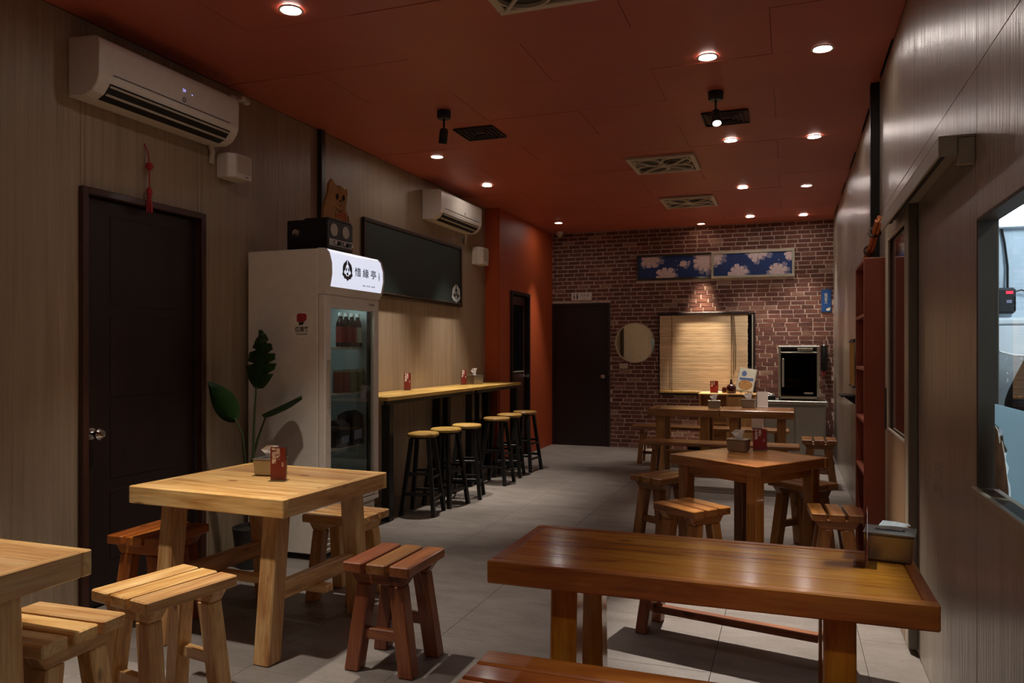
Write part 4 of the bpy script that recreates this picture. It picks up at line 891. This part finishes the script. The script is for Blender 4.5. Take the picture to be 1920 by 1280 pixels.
tube('easel_leg', [(0, .03, .13), (0, .10, .006)], .006, 'black_metal', pf, 6); tube('easel_ledge', [(-.08, -.022, .025), (.08, -.022, .025)], .006, 'black_metal', pf, 6)
# steel counter, steriliser cabinet and small things on it
sc = thing('steel_counter', 'stainless steel undercounter unit standing below the steriliser', 'counter', (.06, 9.93, 0))
box('carcass', (0, .01, .36), (.68, .56, .62), 'steel_light', sc, .004); box('worktop', (0, 0, .695), (.72, .60, .045), 'steel_light', sc, .006)
box('unit_door', (-.165, -.274, .37), (.32, .016, .56), 'steel_light', sc, .004); box('unit_door', (.165, -.274, .37), (.32, .016, .56), 'steel_light', sc, .004)
for x in (-.03, .03): box('door_pull', (x, -.286, .45), (.014, .012, .16), 'aluminium', sc, .003)
for sx in (-1, 1):
    for sy in (-1, 1): lathe('foot', [(0, 0), (.02, 0), (.02, .051), (0, .051)], 'black_plastic', sc, (sx * .29, sy * .22 + .01, 0), seg=12)
su = thing('steriliser_cabinet', 'dish steriliser cabinet with a dark glass door on the steel counter', 'steriliser', (.105, 9.94, .7185))
for c, s in (((-.215, 0, .335), (.03, .40, .63)), ((.215, 0, .335), (.03, .40, .63)), ((0, 0, .635), (.40, .40, .03)), ((0, 0, .035), (.46, .40, .03)), ((0, .19, .335), (.40, .02, .57))): box('case_panel', c, s, 'aluminium', su, .004)
box('control_panel', (0, -.195, .605), (.40, .012, .05), 'black_plastic', su, .002); box('button_plate', (.07, -.203, .605), (.17, .004, .034), 'aluminium', su, .001)
for k in range(4): box('button', (.02 + k * .035, -.206, .60), (.014, .004, .010), 'print_grey', su, 0)
box('door_rail', (0, -.203, .570), (.405, .012, .014), 'aluminium', su, .002); box('door_glass', (0, -.195, .305), (.40, .006, .51), 'glass_smoke', su, 0); box('inner_back', (0, .175, .305), (.398, .004, .51), 'gloss_black_glass', su, 0)
box('door_handle', (-.175, -.213, .33), (.022, .016, .34), 'white_metal', su, .004); box('badge', (.11, -.2, .09), (.10, .003, .022), 'aluminium', su, 0)
for sx in (-1, 1): lathe('foot', [(0, 0), (.016, 0), (.016, .02), (0, .02)], 'black_plastic', su, (sx * .18, -.15, 0), seg=10); lathe('foot', [(0, 0), (.016, 0), (.016, .02), (0, .02)], 'black_plastic', su, (sx * .18, .15, 0), seg=10)
for x, h_, lab in ((-.09, .21, 'tall steel cup inside the steriliser, left'), (.015, .12, 'short steel cup inside the steriliser, middle'), (.105, .14, 'steel cup inside the steriliser, right')):
    t = thing('steel_cup', lab, 'cup', (.105 + x, 9.86, .7687), 0, 'steel cups in the steriliser'); lathe('cup_wall', [(0, 0), (.024, 0), (.028, h_), (.026, h_), (.022, .004), (0, .004)], 'chrome', t, seg=16); lathe('cup_band', [(.0295, h_ * .8), (.0305, h_ * .8), (.0305, h_ * .86), (.0295, h_ * .86), (.0295, h_ * .8)], 'steel', t, seg=16)
bt = thing('black_tray', 'flat black tray on the steel counter left of the steriliser', 'tray', (-.24, 9.92, .7185)); box('tray_base', (0, 0, .008), (.16, .26, .012), 'black_plastic', bt, .003)
for s in (-1, 1): box('tray_rim', (s * .076, 0, .03), (.008, .26, .04), 'black_plastic', bt); box('tray_rim', (0, s * .126, .03), (.144, .008, .04), 'black_plastic', bt)
cl = thing('crumpled_cloth', 'crumpled white cloth lying in the black tray', 'cloth', (-.24, 9.88, .733))
bm = bmesh.new(); bmesh.ops.create_icosphere(bm, subdivisions=3, radius=.045)
for v in bm.verts: k = 1 + .28 * math.sin(v.co.x * 130 + 1) * math.sin(v.co.y * 110) + .15 * math.sin(v.co.z * 190); v.co = Vector((v.co.x * k * 1.2, v.co.y * k, max(v.co.z * k * .8, -.020) + .020))
link('cloth_body', tomesh(bm, 'cloth_body', True), 'paper_white', cl)
bm = bmesh.new(); bmesh.ops.create_grid(bm, x_segments=6, y_segments=6, size=.035)
for v in bm.verts: v.co.z = .052 + .012 * math.sin(v.co.x * 120) * math.cos(v.co.y * 90); v.co.x += .02
bmesh.ops.solidify(bm, geom=list(bm.faces), thickness=.002); link('cloth_flap', tomesh(bm, 'cloth_flap', True), 'paper_white', cl)
fx = thing('water_filter', 'dark upright filter canister with red tip on the bricks beside the steriliser', 'water filter', (.405, YB - .055, 1.20))
lathe('canister', [(0, -.14), (.034, -.14), (.040, -.12), (.040, .16), (.034, .175), (0, .175)], 'black_plastic', fx, seg=20); lathe('canister_top', [(0, .24), (.008, .235), (.010, .19), (.022, .176), (0, .176)], 'chrome', fx, seg=14); lathe('red_tip', [(0, -.20), (.018, -.195), (.024, -.175), (.018, -.15), (.010, -.141), (0, -.141)], 'print_red', fx, seg=14); box('wall_clip', (0, .046, .05), (.05, .014, .03), 'aluminium', fx)
# things on and behind the rear bench
bag = thing('red_bag', 'small red and white bag on the bench behind the far tables', 'bag', (-.86, 9.0, .4405)); prism('bag_body', [(-.05, 0), (.05, 0), (.045, .08), (.03, .12), (-.03, .12), (-.045, .08)], 'y', -.025, .025, 'card_wine', bag, bev=.006); box('bag_label', (.01, -.0265, .05), (.05, .002, .05), 'paper_white', bag, 0); tube('bag_handle', [(-.02, 0, .118), (-.015, 0, .16), (.015, 0, .16), (.02, 0, .118)], .003, 'paper_white', bag, 6)
pbg = thing('paper_bag', 'white paper bag standing on the bench behind the right far table', 'bag', (-.34, 9.02, .4405)); prism('bag_body', [(-.06, 0), (.06, 0), (.068, .20), (-.055, .20)], 'y', -.04, .04, 'paper_white', pbg, bev=.004); box('bag_fold', (.006, 0, .203), (.122, .05, .010), 'paper_white', pbg, .003)
dk = thing('storage_crate', 'black crate with a red front behind the rear bench', 'crate', (-.95, 9.29, 0)); box('crate_body', (0, 0, .11), (.36, .17, .20), 'black_plastic', dk, .006); box('crate_front', (.10, -.0865, .12), (.14, .003, .12), 'card_wine', dk, 0); box('crate_rim', (0, 0, .215), (.38, .185, .016), 'black_plastic', dk)

# ================================================================ RIGHT WALL THINGS
sh = thing('wall_shelf_unit', 'tall narrow brick-red open shelf unit against the right wall', 'shelf', (.449, 4.86, 0))
SXW, SYW, SHH = .135, .56, 1.81
for s in (-1, 1): box('side_panel', (0, s * (SYW / 2 - .009), SHH / 2), (SXW, .018, SHH), 'shelf_red', sh, .002)
box('back_panel', (SXW / 2 - .004, 0, SHH / 2), (.008, SYW - .037, SHH - .004), 'shelf_red', sh, 0)
for zz in (.05, .343, .628, .915, 1.205, 1.50, 1.801): box('shelf_board', (-.004, 0, zz), (SXW - .010, SYW - .037, .018), 'shelf_red', sh, .0015)
ow = thing('shelf_figure', 'small dark pointed figurine on the upper shelf of the red unit', 'figurine', (.405, 4.72, 1.5095)); lathe('figure_body', [(0, 0), (.012, 0), (.016, .02), (.010, .04), (.004, .052), (0, .054)], 'black_plastic', ow, seg=12); prism('figure_wing', [(-.02, .045), (.0, .02), (.012, .03)], 'x', -.003, .003, 'black_plastic', ow)
rb = thing('reed_bundle', 'bundle of reddish reed sticks lying aslant on top of the red shelf', 'reed bundle', (.44, 4.86, 1.8105))
for k in range(14):
    a = random.uniform(-.022, .022); b = random.uniform(-.012, .02)
    tube('reed', [(a - .02, .13 + b * 2, .006 + abs(a) * .3), (a * .8, -.10 + b, .10 + b), (a * .9 + .012, -.30 + b, .20 + b * 1.2)], .006, 'reed', rb, 6)
for p in ((-.006, -.02, .068), (.004, -.19, .148)): lathe('tie', [(.024, -.006), (.034, -.006), (.034, .006), (.024, .006), (.024, -.006)], 'ink_brown', rb, p, (R(65), 0, 0), 16)
ys = thing('yellow_scroll', 'yellow cloth scroll with black rods hanging on the wall beyond the red shelf', 'scroll', (XR - .03, 6.98, 1.385))
tube('rod', [(0, -.24, 0), (0, .24, 0)], .010, 'black_metal', ys); tube('rod', [(0, -.24, -.37), (0, .24, -.37)], .010, 'black_metal', ys); box('cloth', (0, 0, -.185), (.006, .42, .36), 'yellow_cloth', ys, 0)
for s in (-1, 1): tube('hook', [(.029, s * .2, .02), (.0, s * .2, .012)], .004, 'black_metal', ys, 6)
ws = thing('wall_ledge', 'small dark ledge on the wall below the yellow scroll', 'ledge', (XR, 7.1, .93)); box('ledge_board', (-.06, 0, 0), (.118, .34, .014), 'black_metal', ws)
for s in (-1, 1): prism('ledge_bracket', [(-.005, -.008), (-.09, -.008), (-.005, -.07)], 'y', s * .13 - .006, s * .13 + .006, 'black_metal', ws)

# ================================================================ KITCHEN BEHIND THE WINDOW
KX0, KX1, KY0, KY1, KZ = XR + .056, 2.5, .6, 4.5, 2.7
for nm, c, sz in (('wall_kitchen_back', ((KX0 + KX1) / 2, KY1 + .03, KZ / 2), (KX1 - KX0, .06, KZ)), ('wall_kitchen_front', ((KX0 + KX1) / 2, KY0 - .03, KZ / 2), (KX1 - KX0, .06, KZ)), ('wall_kitchen_side', (KX1 + .03, (KY0 + KY1) / 2, KZ / 2), (.06, KY1 - KY0, KZ))): tag(box(nm, c, sz, 'kitchen_wall', None, 0), kind='structure')
tag(box('ceiling_kitchen', ((KX0 + KX1) / 2, (KY0 + KY1) / 2, KZ + .03), (KX1 - KX0, KY1 - KY0, .06), 'kitchen_wall', None, 0), kind='structure')
tag(box('floor_kitchen', ((KX0 + KX1) / 2, (KY0 + KY1) / 2, -.03), (KX1 - KX0, KY1 - KY0, .06), 'kitchen_floor', None, 0), kind='structure')
kl = thing('kitchen_lamp', 'bright cool white wall lamp seen through the kitchen window', 'lamp', (1.08, KY1, 1.98)); box('lamp_housing', (0, -.02, .0), (.20, .036, .12), 'kitchen_white', kl, .006); box('lamp_diffuser', (0, -.046, 0), (.17, .016, .09), 'lamp_cool', kl, .006)
a_ = bpy.data.lights.new('lamp', 'AREA'); a_.shape = 'RECTANGLE'; a_.size = 1.2; a_.size_y = .3; a_.energy = 70; a_.color = (.86, .93, 1.0)
tb = thing('kitchen_tube_light', 'white tube light on the kitchen ceiling', 'lamp', (1.5, 2.7, KZ)); box('tube_housing', (0, 0, -.025), (.30, 1.2, .05), 'kitchen_white', tb, .006); box('tube_diffuser', (0, 0, -.055), (.24, 1.15, .012), 'lamp_cool', tb, .004)
ao = bpy.data.objects.new('lamp', a_); COL.objects.link(ao); ao.parent = tb; ao.location = (0, 0, -.07); ao.rotation_euler = (0, 0, R(90))
ku = thing('kitchen_cupboard', 'white kitchen cupboard seen through the window', 'cupboard', (1.30, 4.34, .0)); box('cupboard_body', (0, 0, .73), (.80, .31, 1.46), 'kitchen_white', ku, .006); box('cupboard_door', (-.20, -.163, .74), (.385, .016, 1.36), 'kitchen_white', ku, .003); box('cupboard_door', (.20, -.163, .74), (.385, .016, 1.36), 'kitchen_white', ku, .003); box('cupboard_top', (0, -.01, 1.44), (.82, .32, .022), 'kitchen_white', ku, .003)
kd = thing('timer_unit', 'dark timer box with a red light on the kitchen wall, cord above', 'timer', (1.02, KY1, 1.55)); box('timer_case', (0, -.03, .005), (.085, .055, .13), 'black_plastic', kd, .012); box('timer_light', (.012, -.059, .045), (.03, .004, .014), 'led_red', kd, 0); box('timer_button', (.01, -.059, .0), (.024, .006, .016), 'petal_grey', kd, .002)
tube('power_cord', [(.01, -.03, .07), (.012, -.02, .18), (.0, -.015, .30), (-.012, -.012, .37)], .006, 'black_plastic', kd, 8); tube('power_cord', [(.042, -.03, .05), (.07, -.03, .058), (.10, -.03, .045), (.13, -.03, .02)], .004, 'black_plastic', kd, 8)
box('adapter', (.15, -.03, -.02), (.05, .05, .10), 'black_plastic', kd, .006)
pg = thing('plastic_bag', 'thin clear plastic bag hanging on the cupboard edge', 'bag', (1.02, 4.02, 1.05))
bm = bmesh.new(); bmesh.ops.create_grid(bm, x_segments=14, y_segments=14, size=.5)
for v in bm.verts: u, q = v.co.x, v.co.y; v.co = Vector((u * .26, .02 * math.sin(u * 14) + .015 * math.sin(q * 17 + u * 5) + .04, .10 + q * .26 + .03 * (2 * u) ** 2))
bmesh.ops.solidify(bm, geom=list(bm.faces), thickness=.001); link('bag_film', tomesh(bm, 'bag_film', True), 'plastic_film', pg); tube('bag_rim', [(-.13, .05, .255), (-.06, .045, .235), (.0, .04, .228), (.06, .045, .235), (.13, .05, .255)], .004, 'paper_white', pg, 6)

# ---------------------------------------------------------------- the kitchen worker
def skin_body(name, joints, edges, m, parent, root=0, sub=2):
    me = bpy.data.meshes.new(name); me.from_pydata([j[0] for j in joints], edges, []); o = link(name, me, m, parent)
    o.modifiers.new('skin', 'SKIN').use_smooth_shade = True
    for i, j in enumerate(joints): me.skin_vertices[0].data[i].radius = j[1] if isinstance(j[1], tuple) else (j[1], j[1]); me.skin_vertices[0].data[i].use_root = (i == root)
    s = o.modifiers.new('sub', 'SUBSURF'); s.levels = sub; s.render_levels = sub
    return o
pr = thing('person', 'person in a black T-shirt standing in the kitchen, cut by the frame', 'person', (1.00, 3.35, 0), R(25))
# one body, arms reaching forward to the worktop (local +y is forward)
J = [((0, 0, .84), (.135, .10)), ((0, 0, .98), (.125, .095)), ((0, .01, 1.14), (.135, .10)), ((0, .0, 1.24), (.10, .085)), ((0, .005, 1.32), (.05, .05)), ((0, .02, 1.39), (.055, .06)), ((0, .03, 1.48), (.075, .085)), ((0, .025, 1.54), (.055, .065)),
     ((-.15, 0, 1.235), (.055, .055)), ((-.20, .01, 1.14), (.045, .045)), ((-.22, .03, .98), (.038, .038)), ((-.19, .18, .93), (.032, .032)), ((-.16, .26, .92), (.022, .028)),
     ((.15, 0, 1.235), (.055, .055)), ((.20, .01, 1.14), (.045, .045)), ((.22, .03, .98), (.038, .038)), ((.19, .18, .93), (.032, .032)), ((.16, .26, .92), (.022, .028)),
     ((-.085, 0, .76), (.085, .09)), ((-.095, .01, .44), (.058, .06)), ((-.10, 0, .10), (.038, .04)), ((-.105, .10, .035), (.035, .03)),
     ((.085, 0, .76), (.085, .09)), ((.095, .01, .44), (.058, .06)), ((.10, 0, .10), (.038, .04)), ((.105, .10, .035), (.035, .03))]
Eg = [(0, 1), (1, 2), (2, 3), (3, 4), (4, 5), (5, 6), (6, 7), (3, 8), (8, 9), (9, 10), (10, 11), (11, 12), (3, 13), (13, 14), (14, 15), (15, 16), (16, 17), (0, 18), (18, 19), (19, 20), (20, 21), (0, 22), (22, 23), (23, 24), (24, 25)]
skin_body('body', J, Eg, 'skin', pr)
JS = [((0, 0, .83), (.150, .118)), ((0, 0, .98), (.142, .112)), ((0, .01, 1.14), (.150, .116)), ((0, 0, 1.245), (.112, .096)), ((0, .004, 1.285), (.062, .062)), ((-.155, 0, 1.235), (.068, .068)), ((-.205, .012, 1.13), (.068, .066)), ((-.222, .02, 1.05), (.066, .064)), ((.155, 0, 1.235), (.068, .068)), ((.205, .012, 1.13), (.068, .066)), ((.222, .02, 1.05), (.066, .064))]
skin_body('shirt', JS, [(0, 1), (1, 2), (2, 3), (3, 4), (3, 5), (5, 6), (6, 7), (3, 8), (8, 9), (9, 10)], 'black_shirt', pr)
JT = [((0, 0, .84), (.142, .112)), ((-.085, 0, .74), (.098, .10)), ((-.095, .01, .44), (.075, .076)), ((-.10, 0, .09), (.062, .064)), ((.085, 0, .74), (.098, .10)), ((.095, .01, .44), (.075, .076)), ((.10, 0, .09), (.062, .064))]
skin_body('trousers', JT, [(0, 1), (1, 2), (2, 3), (0, 4), (4, 5), (5, 6)], 'dark_trousers', pr)
bm = bmesh.new(); bmesh.ops.create_uvsphere(bm, u_segments=20, v_segments=14, radius=1)
for v in bm.verts:
    v.co = Vector((v.co.x * .086, v.co.y * .098 + .012, v.co.z * .085 + 1.515))
bmesh.ops.delete(bm, geom=[v for v in bm.verts if v.co.y > .055 and v.co.z < 1.545], context='VERTS'); bmesh.ops.solidify(bm, geom=list(bm.faces), thickness=.008)
link('hair', tomesh(bm, 'hair', True), 'hair', pr)
for s in (-1, 1):
    e = lathe('eye', [(0, .008), (.007, .005), (.009, 0), (0, 0)], 'eye_white', pr, (s * .03, .108, 1.475), (R(-90), 0, 0), 12); lathe('pupil', [(0, .0095), (.004, .0085), (.004, .006), (0, .006)], 'print_black', e, (0, 0, 0), seg=10)
    lathe('ear', [(0, .010), (.012, .007), (.018, 0), (0, 0)], 'skin', pr, (s * .076, .022, 1.468), (0, R(90 * s), 0), 12)
    for k, (dx, ln) in enumerate(((-.020, .060), (-.007, .070), (.006, .066), (.018, .052))):
        bx_ = s * .16 + dx * s; tube('finger', [(bx_, .275, .918), (bx_, .275 + ln * .5, .912), (bx_, .275 + ln, .895)], [.008, .0075, .006], 'skin', pr, 8)
    tube('thumb', [(s * .135, .255, .915), (s * .115, .28, .905), (s * .112, .305, .898)], [.009, .008, .007], 'skin', pr, 8)
    prism('shoe', [(-.045, -.06), (.045, -.06), (.045, .10), (.025, .15), (-.025, .15), (-.045, .10)], 'z', 0, .07, 'black_plastic', pr, bev=.012, loc=(s * .103, .03, 0))
lathe('nose', [(0, .026), (.008, .018), (.014, 0), (0, 0)], 'skin', pr, (0, .106, 1.452), (R(-105), 0, 0), 12); box('mouth', (0, .108, 1.422), (.038, .008, .006), 'print_red', pr, .002)
